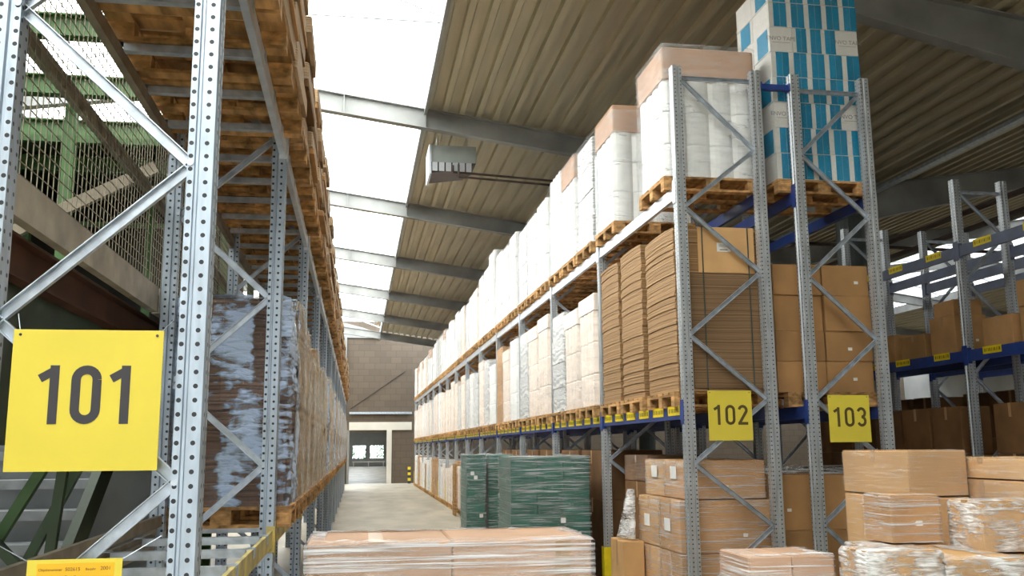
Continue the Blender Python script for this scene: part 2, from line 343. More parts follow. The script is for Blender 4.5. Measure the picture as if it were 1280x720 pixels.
structure('wall_far_room_right', MB().box(6, 6.3, Y1 + 0.3, 106.3, 0, 4.6).mesh('w', PLASTER), 'opposite side wall of the room beyond the gate')
m = MB(); m.box(-6.3, 6.3, Y1 + 0.3, 58, 4.6, 4.75); m.box(-6.3, 6.3, 103, 106.3, 4.6, 4.75); m.box(-6.3, -0.7, 58, 103, 4.6, 4.75); m.box(0.7, 6.3, 58, 103, 4.6, 4.75)  # unseen ceiling opening, added to brighten the far room
structure('ceiling_far_room', m.mesh('c', PLASTER), 'flat ceiling with an added opening lighting the room beyond')
for i, (a, b) in enumerate(((-0.55, 1.0), (1.35, 2.95))):
    w = structure('window_%d' % (i + 1), MB().box(a, a + 0.07, 106.0, 106.2, 0.8, 2.3).box(b - 0.07, b, 106.0, 106.2, 0.8, 2.3).box(a, b, 106.0, 106.2, 2.23, 2.3).box(a, b, 106, 106.2, 0.8, 0.87).box((a + b) / 2 - 0.04, (a + b) / 2 + 0.04, 106, 106.2, 0.87, 2.23).mesh('window', GREENS), 'green framed window in the far room')
    for c in (0, 1):
        x0 = a + 0.07 + c * (b - a) / 2
        put('pane', MB().box(x0, x0 + (b - a) / 2 - 0.1, 106.08, 106.1, 0.87, 2.23).mesh('pane', GLAZE), w)
thing('low_bench', 'low pale bench below the green windows beyond the gate', 'bench', (0, 104.6, 0), me=MB().box(-0.5, 3.0, 0, 0.5, 0.45, 0.55).box(-0.4, -0.3, 0, 0.5, 0, 0.45).box(2.8, 2.9, 0, 0.5, 0, 0.45).box(1.2, 1.3, 0, 0.5, 0, 0.45).mesh('bench', PLASTER))
# greenery outside the far windows
for i, (x, s) in enumerate(((-0.6, 1.3), (1.2, 1.6), (3.0, 1.2))):
    t = thing('shrub', ('leafy green shrub outside the %s far window' % ('first', 'space between the first and second', 'second')[i]) if i != 1 else 'leafy green shrub outside, between the two far windows', 'shrub', (x, 109.5, 0))
    put('stem', MB().tube((0, 0, -0.1), (0, 0, 1.2), 0.05, 6).mesh('stem', DARKSTEEL), t)
    mm = MB()
    for q in range(420):
        p = Vector((max(-0.75, min(0.75, random.gauss(0, 0.45))), max(-0.8, min(0.8, random.gauss(0, 0.4))), 1.5 + random.gauss(0, 0.5) * s)); a = Vector((U(-1, 1), U(-1, 1), U(-1, 1))).normalized() * 0.13; b = Vector((U(-1, 1), U(-1, 1), U(-1, 1))).normalized() * 0.08
        i0 = len(mm.v); mm.v += [tuple(p - a), tuple(p + b), tuple(p + a), tuple(p - b)]; mm.f.append((i0, i0 + 1, i0 + 2, i0 + 3)); mm.m.append(0)
    put('foliage', mm.mesh('foliage', LEAF), t, kind='stuff')
structure('ground_outside', MB().box(-40, 40, 108, 150, -0.12, -0.02).mesh('ground', CONC), 'paved yard outside')
structure('yard', MB().box(-40, 40, -60, Y0 - 0.3, -0.12, -0.02).mesh('yard', CONC), 'paved yard before the loading gate')

# roof: ribbed sheets, rafters, skylight
ceiling = structure('ceiling', None, 'cream ribbed metal roof between grey rafters')
SW = 0.9                        # one sheet covers 0.9 m and has three ribs
def deck_sheet(width, length):
    prof = []; n = max(1, round(width / 0.3)); p = width / n
    for i in range(n):
        prof += [(i * p, 0.0), (i * p + p * 0.30, 0.0), (i * p + p * 0.38, 0.085), (i * p + p * 0.92, 0.085)]
    prof.append((width, 0.0))
    mm = MB(); t = 0.006
    rings = [[(x, y, z) for x, z in prof] + [(x, y, z + t) for x, z in reversed(prof)] for y in (0, length)]
    mm.loft(rings)
    return mm.mesh('deck_sheet', DECK)
def deck_run(xa, xb, rise):
    n = round(abs(xb - xa) / SW); w = (xb - xa) / n
    for k in range(len(YR) - 1):
        for i in range(n):
            x0 = xa + w * i; z0 = roof_z(x0 + 1e-6); z1 = roof_z(x0 + w - 1e-6); L = math.hypot(w, z1 - z0)
            me = cached(('deck', round(L, 3)), lambda: deck_sheet(L, 6.8))
            put('deck_sheet', me, ceiling, (x0, YR[k], z0 + 0.004), (0, -math.atan2(z1 - z0, w), 0))
SKY1 = (-6.13, 1.13); SKY2 = (17.67, 24.93)
deck_run(1.13, VAL, -1); deck_run(VAL, 17.67, 1); deck_run(-14.4, -6.13, 1); deck_run(24.93, 33.2, -1)
def rafter(y, i):
    r = structure('ceiling_beam', None, 'grey steel roof rafter, %s from the end wall' % nth(len(YR) - i), (0, y, 0))
    def seg(xs, hs, pref):
        web = MB(); fl = MB()
        for (xa, ha), (xb, hb) in zip(list(zip(xs, hs))[:-1], list(zip(xs, hs))[1:]):
            za, zb = roof_z(xa if xa != VAL else xa), roof_z(xb)
            web.quadbox([(xa, -0.006, za - ha + 0.016), (xb, -0.006, zb - hb + 0.016), (xb, 0.006, zb - hb + 0.016), (xa, 0.006, za - ha + 0.016), (xa, -0.006, za - 0.016), (xb, -0.006, zb - 0.016), (xb, 0.006, zb - 0.016), (xa, 0.006, za - 0.016)])
            for d0, d1 in ((0, 0.016), (None, None)):
                if d0 is None:
                    c = [(xa, -0.09, za - ha), (xb, -0.09, zb - hb), (xb, 0.09, zb - hb), (xa, 0.09, za - ha), (xa, -0.09, za - ha + 0.016), (xb, -0.09, zb - hb + 0.016), (xb, 0.09, zb - hb + 0.016), (xa, 0.09, za - ha + 0.016)]
                else:
                    c = [(xa, -0.09, za - 0.016), (xb, -0.09, zb - 0.016), (xb, 0.09, zb - 0.016), (xa, 0.09, za - 0.016), (xa, -0.09, za), (xb, -0.09, zb), (xb, 0.09, zb), (xa, 0.09, za)]
                fl.quadbox(c)
        return web, fl
    xs = [-14.4, -8.5, -2.5, 5.0, VAL, 13.8, 21.3, 28.5, 33.2]; hs = [0.75, 0.37, 0.37, 0.37, 0.75, 0.37, 0.37, 0.37, 0.75]
    w, f = cached('rafter', lambda: tuple(q.mesh(nm, RAFTER) for q, nm in zip(seg(xs, hs, ''), ('web', 'flange'))))
    put('web', w, r); put('flange', f, r)
    st = MB()
    for x in (-0.35, 1.13, VAL):
        st.box(x - 0.008, x + 0.008, -0.085, 0.085, roof_z(x) - 0.36, roof_z(x) - 0.016)
    put('stiffener', cached('stiff', lambda: st.mesh('stiffener', RAFTER)), r)
for i, y in enumerate(YR):
    rafter(y, i)
# columns at the valley
for k, y in enumerate(YR[3::2]):
    c = structure('column', MB().tube((0, 0, 0), (0, 0, 6.27), 0.27, 20).box(-0.4, 0.4, -0.3, 0.3, 6.25, 6.27).mesh('column', COLGREY), 'dark round roof column, %s along the valley' % nth(k + 1), (VAL, y, 0))
# skylight strips: side upstands, ridge bar, cross bars and single panes
for si, (xa, xb) in enumerate((SKY1, SKY2)):
    sk = structure('window_%d' % (si + 3), None, ('bright ridge skylight over the main aisle', 'bright ridge skylight of the neighbouring hall bay')[si])
    xm = (xa + xb) / 2; zm = roof_z(xm) + 0.02; za = roof_z(xa) + 0.02
    for x, z in ((xa, za), (xb, za)):
        put('upstand', MB().box(x - 0.03, x + 0.03, Y0, Y1, z - 0.12, z + 0.22).mesh('upstand', RAFTER), sk)
    arch = lambda x: za + 0.25 + (1 - ((x - xm) / (xb - xm)) ** 2) * 0.75
    N = 8; X = [xa + (xb - xa) * i / N for i in range(N + 1)]
    def pane(i, L):
        mm = MB(); a, b = X[i], X[i + 1]
        return mm.quadbox([(a, 0, arch(a)), (b, 0, arch(b)), (b, L, arch(b)), (a, L, arch(a)), (a, 0, arch(a) + .02), (b, 0, arch(b) + .02), (b, L, arch(b) + .02), (a, L, arch(a) + .02)]).mesh('pane', SKYPANE if si == 0 else SKYPANE2)
    for i in range(N):
        me = pane(i, 3.36)
        for k in range(len(YR) - 1):
            for h in (0, 1): put('pane', me, sk, (0, YR[k] + 0.02 + h * 3.4, 0))
    mm = MB()
    for i in range(N): mm.bar((X[i], 0, arch(X[i]) - 0.03), (X[i + 1], 0, arch(X[i + 1]) - 0.03), 0.035, 0.05)
    bow = mm.mesh('glazing_bow', PALEBEAM)
    for k in range(2 * len(YR) - 1): put('glazing_bow', bow, sk, (0, YR[0] + 3.4 * k, 0))
    tie = MB().tube((xa, 0, za + 0.1), (xb, 0, za + 0.1), 0.012, 6).mesh('tie_rod', GALV)
    hang = MB().tube((xm + 2.2, 0, za + 0.1), (xm + 2.2, 0, arch(xm + 2.2)), 0.02, 6).mesh('hanger', GALV)
    for k in range(len(YR) - 1): put('tie_rod', tie, sk, (0, YR[k] + 3.4, 0)); put('hanger', hang, sk, (0, YR[k] + 3.4, 0))
    for nm, yy in (('gable', Y0), ('gable', Y1 - 0.1)):
        put('gable', MB().prism([(x, arch(x)) for x in X] + [(xb, za), (xa, za)], 0, 0.1).mesh('gable', GREYWALL), sk, (0, yy + 0.1, 0), (R(90), 0, 0))

# ------------------------------------------------------------------ racks
def post_outline(mirror=False, w=0.1):
    half = [(0.0, 0.034), (0.0, 0.010), (0.007, 0.0), (0.056, 0.0), (0.062, 0.012), (0.071, 0.012), (0.075, 0.003), (w, 0.003)]
    o = [(0.012, 0.042)] + half + [(x, 0.1 - y) for x, y in reversed(half)] + [(0.012, 0.058)]
    return [(-x, y) for x, y in o] if mirror else o
def make_frame(kind, label, cat_group, loc, depth, H, nodes, first_front, inward, pmat, guard=False, footplate=True):
    """upright frame: front post at local x=0 going along +x*inward"""
    t = thing('upright_frame', label, 'rack frame', loc, 0, cat_group)
    s = inward
    for j, (px, mir) in enumerate(((0, s < 0), (s * depth, s > 0))):
        me = cached(('post', kind, mir, H), lambda: MB().prism(post_outline(mir), 0, H).mesh('post', pmat))
        put('post', me, t, (px, 0, 0))
        fp = cached(('foot', mir), lambda: MB().box(-0.04 if not mir else -0.13, 0.13 if not mir else 0.04, -0.03, 0.13, 0, 0.008).mesh('foot_plate', GALV))
        put('foot_plate', fp, t, (px, 0, 0))
    if guard:
        g = cached('guard', lambda: MB().box(-0.02, -0.012, -0.012, 0.112, 0.01, 0.70).box(-0.012, 0.10, -0.02, -0.012, 0.01, 0.70).box(-0.012, 0.10, 0.112, 0.12, 0.01, 0.70).mesh('post_guard', SAFETY))
        put('post_guard', g, t)
    xa, xb = s * 0.088, s * (depth - 0.088)
    side = first_front
    def brace(z0, z1, sd):
        a, b = (xa, xb) if sd else (xb, xa)
        me = cached(('brace', kind, round(z0, 2), round(z1, 2), sd, s), lambda: MB().channel((a, 0.036, z0), (b, 0.036, z1), 0.042, 0.026).mesh('brace', GALV))
        put('brace', me, t)
    brace(nodes[0] + 0.0, nodes[0] + 0.0001, True)
    for z0, z1 in zip(nodes[:-1], nodes[1:]):
        brace(z0, z1, side); side = not side
    bm_ = cached(('bolt', kind, s), lambda: MB().tube((0, -0.01, 0), (0, 0.0, 0), 0.013, 8).mesh('bolt', GALV))
    sd = first_front
    for z in nodes[:-1]:
        put('bolt', bm_, t, (xa if sd else xb, 0.012 - 0.004, z)); sd = not sd
    return t

def make_beam(label, group, loc, L, h, mtl, inward, labels=0, connector=True, lift=0.0):
    """box beam along +y starting at loc; connector plates on both ends"""
    t = thing('pallet_beam', label, 'rack beam', loc, 0, group)
    s = inward; x0, x1 = (0.012, 0.052) if s > 0 else (-0.052, -0.012)
    def profile():
        o = [(x0, -h), (x1, -h), (x1, -0.03), ((x0 + x1) / 2, -0.03), ((x0 + x1) / 2, 0), (x0, 0)] if s > 0 else [(x0, -h), (x1, -h), (x1, 0), ((x0 + x1) / 2, 0), ((x0 + x1) / 2, -0.03), (x0, -0.03)]
        return MB().loft([[(x, y, z) for x, z in o] for y in (0, L)]).mesh('beam', mtl)
    put('beam', cached(('beam', L, h, mtl.name, s), profile), t)
    if connector:
        cx = (-0.006, 0.0) if s > 0 else (0.0, 0.006)
        c = cached(('conn', s, mtl.name, h), lambda: MB().box(cx[0], cx[1], -0.075, 0.0, -h - 0.05, 0.06).box(min(cx[0], x0 if s > 0 else x0), max(cx[1], x1), 0.0, 0.006, -h - 0.03, 0.03).mesh('connector', mtl))
        c2 = cached(('conn2', s, mtl.name, h), lambda: MB().box(cx[0], cx[1], 0.0, 0.075, -h - 0.05, 0.06).box(min(cx[0], x0), max(cx[1], x1), -0.006, 0.0, -h - 0.03, 0.03).mesh('connector', mtl))
        put('connector', c, t); put('connector', c2, t, (0, L, 0))
    if labels:
        fx = x0 - 0.004 if s > 0 else x1
        lm = cached(('loclabel', s), lambda: MB().box(0, 0.004, 0, 0.34, -0.005, 0.085).mesh('location_label', SAFETY))
        tx = cached(('loctext', s), lambda: (lambda mm: [mm.box(-0.001 if s > 0 else 0.004, 0.0 if s > 0 else 0.005, 0.02 + 0.03 * q, 0.02 + 0.03 * q + (0.008 if q % 3 else 0.016), 0.02, 0.06) for q in range(10)] and mm)(MB()).mesh('printed_code', BROWNINK))
        n = labels
        for q in range(n):
            y = L * (q + 0.5) / n - 0.17
            lb = put('location_label', lm, t, (fx, y, -0.075 + lift)); put('printed_code', tx, lb)
    return t

BAY = 3.016
NODES102 = [5.51, 4.79, 4.19, 3.56, 2.94, 2.33, 1.74, 1.16, 0.55]
NB = 14
FR = [8.45 + BAY * k for k in range(NB + 1)]
for k, y in enumerate(FR):
    make_frame('r102', 'perforated galvanised rack frame of row 102, %s from the yellow 102 sign' % nth(k + 1), 'rack frames of row 102', (3.0, y, 0), 0.93, 5.62, NODES102, True, 1, POST102, guard=True)
for k in range(NB):
    for z, nm, mtl, lab in ((2.27, 'lower', BLUE, 6), (4.40, 'upper', PALEBEAM, 0)):
        make_beam('%s %s beam of row 102 facing the main aisle, %s bay' % ('blue' if lab else 'pale', nm, nth(k + 1)), 'front beams of row 102', (3.0, FR[k] + 0.1, z), BAY - 0.1, 0.12, mtl, 1, lab)
        make_beam('blue %s rear beam of row 102, %s bay from the sign' % (nm, nth(k + 1)), 'rear beams of row 102', (3.93, FR[k] + 0.1, z), BAY - 0.1, 0.12, BLUE, -1)
N103 = 7
NODES103 = [5.44, 4.77, 4.14, 3.53, 2.91, 2.33, 1.74, 1.16, 0.55]
for k in range(N103 + 1):
    make_frame('r103', 'galvanised rack frame standing behind row 102, in row 103, %s from the front' % nth(k + 1), 'rack frames of row 103', (4.24, FR[k], 0), 0.86, 5.60, NODES103, False, 1, POST102)
for k in range(N103):
    for z, nm in ((2.27, 'lower'), (4.40, 'upper')):
        make_beam('blue %s beam of row 103 towards row 102, %s bay' % (nm, nth(k + 1)), 'beams of row 103', (4.24, FR[k] + 0.1, z), BAY - 0.1, 0.12, BLUE, 1)
        make_beam('blue %s beam of row 103 towards the further aisle, %s bay' % (nm, nth(k + 1)), 'beams of row 103', (5.10, FR[k] + 0.1, z), BAY - 0.1, 0.12, BLUE, -1)
thing('row_spacer', 'short blue spacer joining the frames of rows 102 and 103 near their tops', 'spacer', (3.93, 8.5, 5.46), me=MB().box(0.002, 0.012, -0.05, 0.05, -0.04, 0.04).box(0.298, 0.308, -0.05, 0.05, -0.04, 0.04).box(0.012, 0.298, -0.03, 0.03, -0.028, 0.028).mesh('row_spacer', BLUE))

# rows 104 / 105 beyond the next aisle
NODES104 = [5.12, 4.55, 3.95, 3.35, 2.75, 2.15, 1.55, 0.95, 0.4]
F4 = [10.72 + 2.82 * k for k in range(-1, 3)]
for r, (xf, dep, nm) in enumerate(((7.54, 0.78, 'first rack row beyond the further aisle'), (8.88, 0.86, 'second rack row beyond the further aisle'))):
    for k, y in enumerate(F4[:4 - r]):
        make_frame('r104', 'galvanised frame of the %s, %s from the front' % (nm, nth(k + 1)), 'frames beyond the further aisle', (xf, y, 0), dep, 5.28, NODES104, True, 1, POST102)
    for k in range(3 - r):
        for z, lv in ((3.06, 'lower'), (4.40, 'upper')):
            make_beam('dark blue %s front beam of the %s, %s bay' % (lv, nm, nth(k + 1)), 'beams beyond the further aisle', (xf, F4[k] + 0.1, z), 2.72, 0.14, BLUE if lv == 'lower' else GREYBLUE, 1, 3 if r == 0 else 0)
            make_beam('dark blue %s rear beam of the %s, %s bay' % (lv, nm, nth(k + 1)), 'beams beyond the further aisle', (xf + dep, F4[k] + 0.1, z), 2.72, 0.14, BLUE if lv == 'lower' else GREYBLUE, -1)

# row 101 on the other side of the main aisle
LB = 3.2; XL = -0.54; LD = 0.815
NL = 13
FL = [3.5 + LB * k for k in range(NL + 1)]
NODES101 = [6.0, 5.28, 4.70, 4.12, 3.535, 2.95, 2.36, 1.79, 1.22, 0.62]
for k, y in enumerate(FL):
    make_frame('r101', 'wide perforated galvanised frame of row 101, %s from the big yellow sign' % nth(k + 1), 'rack frames of row 101', (XL, y, 0), LD, 6.1, NODES101, False, -1, POST101)
ZL1, ZL2 = 1.36, 4.10
CLIP = 0.0055
for k in range(NL):
    for z, nm, mtl in ((ZL1, 'yellow lower', YBEAM), (ZL2, 'pale upper', PALEBEAM)):
        make_beam('%s beam of row 101 facing the main aisle, %s bay' % (nm, nth(k + 1)), 'front beams of row 101', (XL, FL[k] + 0.1, z), LB - 0.1, 0.11, mtl, -1)
        make_beam('dull %s rear beam of row 101, %s bay' % (nm.split()[1], nth(k + 1)), 'rear beams of row 101', (XL - LD, FL[k] + 0.1, z), LB - 0.1, 0.11, DULLRAIL, 1)
    if k < 7:
        for z, lv in ((ZL1, 'lower'), (ZL2, 'upper')):
            n = 4 if lv == 'lower' else 5
            for q in range(n):
                y = FL[k] + 0.1 + (LB - 0.1) * (q + 0.5) / n
                t = thing('support_bar', 'galvanised cross bar on the %s beams of row 101, %s in the %s bay' % (lv, nth(q + 1), nth(k + 1)), 'support bar', (0, y, z), 0, 'cross bars of row 101')
                put('bar', cached('xbar', lambda: MB().box(XL - LD + 0.055, XL - 0.055, -0.025, 0.025, -0.045, 0.0).mesh('bar', GALV)), t)
                put('end_clip', cached('xclip', lambda: MB().box(XL - 0.056, XL - 0.006, -0.036, 0.036, 0.0, 0.005).box(XL - 0.010, XL - 0.006, -0.036, 0.036, -0.05, 0.0).mesh('end_clip', GALV)), t)
                put('end_clip', cached('xclip2', lambda: MB().box(XL - LD + 0.006, XL - LD + 0.056, -0.036, 0.036, 0.0, 0.005).mesh('end_clip', GALV)), t)

for k in range(1):
    thing('backstop_rail', 'dull brown backstop rail along the rear of row 101, by the stairs', 'rail', (XL - LD + 0.06, FL[k] + 0.11, 1.44), 0, 'backstop rails', MB().channel((0, 0, 0), (0, LB - 0.12, 0), 0.07, 0.03, 0.005, (1, 0, 0)).box(-0.03, 0.0, 0.0, 0.005, -0.09, 0.03).box(-0.03, 0.0, LB - 0.125, LB - 0.12, -0.09, 0.03).mesh('backstop_rail', DULLRAIL))

# ------------------------------------------------------------------ number signs
def stroke(mm, pts, w, y0, y1):
    """flat ribbon along a polyline in x/z"""
    n = len(pts); L = []; Rr = []
    for i, p in enumerate(pts):
        a = Vector(pts[max(0, i - 1)]); b = Vector(pts[min(n - 1, i + 1)]); d = (b - a).normalized(); nn = Vector((-d.y, d.x))
        k = 1.0
        if 0 < i < n - 1:
            d1 = (Vector(p) - a).normalized(); k = 1 / max(0.5, d1.dot(d))
        L.append(Vector(p) + nn * w / 2 * k); Rr.append(Vector(p) - nn * w / 2 * k)
    for i in range(n - 1):
        q = [L[i], Rr[i], Rr[i + 1], L[i + 1]]
        mm.quadbox([(v.x, y0, v.y) for v in q] + [(v.x, y1, v.y) for v in q])
def arc(cx, cz, rx, rz, a0, a1, n=12):
    return [(cx + rx * math.cos(R(a0 + (a1 - a0) * i / n)), cz + rz * math.sin(R(a0 + (a1 - a0) * i / n))) for i in range(n + 1)]
def digit(mm, ch, x, z, h, w, sw, y0, y1):
    """technical lettering digits; x,z the lower corner, h height, w width"""
    r = w / 2 - sw / 2; t = z + h - sw / 2; b = z + sw / 2; cx = x + w / 2
    if ch == '1':
        stroke(mm, [(cx + 0.12 * w, z), (cx + 0.12 * w, z + h)], sw, y0, y1)
        stroke(mm, [(cx + 0.14 * w, z + h - sw * 0.55), (cx - 0.36 * w, z + h * 0.77)], sw * 0.95, y0 + 0.0002, y1)
    elif ch == '0':
        ring = arc(cx, t - r, r, r, 0, 180) + arc(cx, b + r, r, r, 180, 360); ring.append(ring[0])
        stroke(mm, ring, sw, y0, y1)
    elif ch == '2':
        stroke(mm, arc(cx, t - r, r, r, 170, -20, 14) + [(x + sw * 0.6, b + sw * 0.2)], sw, y0, y1)
        stroke(mm, [(x, b), (x + w, b)], sw, y0 + 0.0002, y1)
    elif ch == '3':
        r3 = (h - sw) / 4
        stroke(mm, arc(cx, t - r3, r, r3, 160, -90, 14), sw, y0, y1)
        stroke(mm, arc(cx, b + r3, r, r3, 90, -160, 14), sw, y0 + 0.0002, y1)
def text_obj(s, size, mtl, parent, loc, name='lettering'):
    c = bpy.data.curves.new(name, 'FONT'); c.body = s; c.size = size; c.align_x = 'CENTER'; c.align_y = 'CENTER'; c.extrude = 0.0004; c.materials.append(mtl)
    o = bpy.data.objects.new(name, c); col.objects.link(o)
    me = cached(('text', s, size, mtl.name), lambda: bpy.data.meshes.new_from_object(o.evaluated_get(bpy.context.evaluated_depsgraph_get())))
    bpy.data.objects.remove(o)
    return put(name, me, parent, loc, (R(90), 0, 0))
def number_sign(s, x0, x1, z0, z1, y, ink, label, dh, dw, sw, gap, dz):
    t = thing('number_sign', label, 'sign', ((x0 + x1) / 2, y, z0))
    w = x1 - x0; h = z1 - z0
    put('plate', MB().cbox(-w / 2, w / 2, -0.002, 0.002, 0, h, 0.0008).mesh('plate', YELLOW), t)
    tot = len(s) * dw + (len(s) - 1) * gap; x = -tot / 2
    for ch in s:
        mm = MB(); digit(mm, ch, x, dz, dh, dw, sw, -0.0036, -0.002); put('numeral', mm.mesh('numeral', ink), t); x += dw + gap
    for sx in (-1, 1):
        put('eyelet', MB().tube((sx * (w / 2 - 0.022), -0.004, h - 0.018), (sx * (w / 2 - 0.022), -0.002, h - 0.018), 0.005, 8).mesh('eyelet', INK), t)
    return t
s1 = number_sign('101', -1.168, -0.676, 1.833, 2.314, 3.44, INK, 'large yellow plate reading 101 hung on the frame of row 101', 0.200, 0.098, 0.030, 0.018, 0.158)
put('hanging_wire', MB().tube((-0.224, 0, 0.463), (-0.262, 0.075, 0.545), 0.0016, 5).mesh('hanging_wire', GALV), s1)
put('hanging_wire', MB().tube((0.224, 0, 0.463), (0.262, 0.075, 0.530), 0.0016, 5).mesh('hanging_wire', GALV), s1)
sg2 = number_sign('102', 3.235, 3.668, 1.948, 2.412, 8.470, BROWNINK, 'yellow plate reading 102 on the near frame of row 102', 0.185, 0.098, 0.026, 0.026, 0.145)
sg3 = number_sign('103', 4.440, 4.865, 1.925, 2.372, 8.470, BROWNINK, 'yellow plate reading 103 hung beside the 102 plate', 0.185, 0.098, 0.026, 0.026, 0.145)
for sg, xx, zz in ((sg2, 0.12, 0.19), (sg3, 0.0, 0.12)):
    put('clip', MB().box(xx - 0.03, xx + 0.03, 0.002, 0.018, zz - 0.04, zz + 0.04).mesh('clip', GALV), sg)
sm = thing('load_notice', 'small yellow notice with an orange sticker hung below the 101 sign', 'notice', (-0.92, 3.44, 1.30))
put('plate', MB().cbox(-0.15, 0.15, -0.002, 0.002, 0, 0.245, 0.0008).mesh('plate', YELLOW), sm)
st = put('sticker', MB().box(-0.118, 0.125, -0.0028, -0.002, 0.03, 0.232).mesh('sticker', ORANGE), sm)
for tx, sz, xx, zz in (('Objektnummer', 0.012, -0.076, 0.212), ('502615', 0.016, -0.006, 0.2125), ('Baujahr', 0.011, 0.051, 0.212), ('2001', 0.017, 0.098, 0.2135), ('Einzellager', 0.014, 0.0, 0.188), ('Euro-Palette 800 x 1200', 0.014, 0.0, 0.172)):
    text_obj(tx, sz, BROWNINK, sm, (xx, -0.0030, zz))
put('hanging_wire', MB().tube((-0.13, 0, 0.23), (-0.30, 0.06, 0.31), 0.0014, 5).mesh('hanging_wire', GALV), sm)
put('hanging_wire', MB().tube((0.13, 0, 0.23), (0.26, 0.06, 0.31), 0.0014, 5).mesh('hanging_wire', GALV), sm)

# ------------------------------------------------------------------ pallets and loads
def pallet_pieces(L, W):
    """(name, box) pieces of a four-way pallet, length L along x, width W along y, height 0.144, centred"""
    P = []
    for y in (-1, 0, 1):
        P.append(('skid', (-L / 2, L / 2, y * (W / 2 - 0.05) - 0.05, y * (W / 2 - 0.05) + 0.05, 0, 0.022)))
        for x in (-1, 0, 1):
            P.append(('block', (x * (L / 2 - 0.07) - 0.07, x * (L / 2 - 0.07) + 0.07, y * (W / 2 - 0.05) - 0.05, y * (W / 2 - 0.05) + 0.05, 0.022, 0.100)))
    for x in (-1, 0, 1):
        P.append(('cross_board', (x * (L / 2 - 0.07) - 0.07, x * (L / 2 - 0.07) + 0.07, -W / 2, W / 2, 0.100, 0.122)))
    n = 5
    for i in range(n):
        yc = -W / 2 + 0.07 + (W - 0.14) * i / (n - 1)
        P.append(('deck_board', (-L / 2, L / 2, yc - 0.068, yc + 0.068, 0.122, 0.144)))
    return P
def pallet(parent, L, W, detail, label=None, loc=None, group=None):
    if detail:
        t = thing('wooden_pallet', label, 'pallet', loc, U(-0.01, 0.01), group)
        for nm, b in pallet_pieces(L, W):
            cx, cy, cz = (b[0] + b[1]) / 2, (b[2] + b[3]) / 2, (b[4] + b[5]) / 2; hx, hy, hz = b[1] - cx, b[3] - cy, b[5] - cz
            me = cached(('pp', round(hx, 3), round(hy, 3), round(hz, 3)), lambda: MB().box(-hx, hx, -hy, hy, -hz, hz).mesh(nm, WOOD))
            put(nm, me, t, (cx, cy, cz))
        return t
    def whole():
        mm = MB()
        for nm, b in pallet_pieces(L, W): mm.box(*b)
        return mm.mesh('pallet', WOOD)
    return put('pallet', cached(('pallet', L, W), whole), parent)
def scallop(L, W, n1, n2, r=0.32):
    """outline of a block of upright rolls: n1 along x, n2 along y"""
    pts = []; px, py = L / n1, W / n2
    def side(x, y, dx, dy, n, p):
        for i in range(n):
            for a in (0, 0.18, 0.36, 0.5, 0.64, 0.82):
                u = (i + a) * p; b = math.sin(a * math.pi) ** 0.6 * p * 0.17 - p * 0.17
                pts.append((x + dx * u + dy * b, y + dy * u - dx * b))
    side(-L / 2, -W / 2, 1, 0, n1, px); side(L / 2, -W / 2, 0, 1, n2, py); side(L / 2, W / 2, -1, 0, n1, px); side(-L / 2, W / 2, 0, -1, n2, py)
    return pts
def wrap_shell(L, W, H, b=0.02, top=0.05, jit=0.004, seg=10, skirt=True):
    """film hull around a block, open at the base, with a crumpled top rim"""
    mm = MB(); per = []
    for (xa, ya, xb, yb) in ((-L / 2, -W / 2, L / 2, -W / 2), (L / 2, -W / 2, L / 2, W / 2), (L / 2, W / 2, -L / 2, W / 2), (-L / 2, W / 2, -L / 2, -W / 2)):
        for i in range(seg): per.append((xa + (xb - xa) * i / seg, ya + (yb - ya) * i / seg))
    rings = []
    for z, e in [(0, 0), (H * 0.25, 0), (H * 0.5, 0), (H * 0.75, 0), (H - 0.02, 0), (H, 0.012), (H + 0.004, top)]:
        rings.append([(x * (1 - 2 * e / L) + U(-jit, jit), y * (1 - 2 * e / W) + U(-jit, jit), z + (U(-jit, jit) if z > H - 0.03 else 0)) for x, y in per])
    mm.loft(rings, cap=False)
    return mm.mesh('film', FILMH, smooth=True)
def with_mat(me, m):
    c = me.copy(); c.materials.clear(); c.materials.append(m); return c

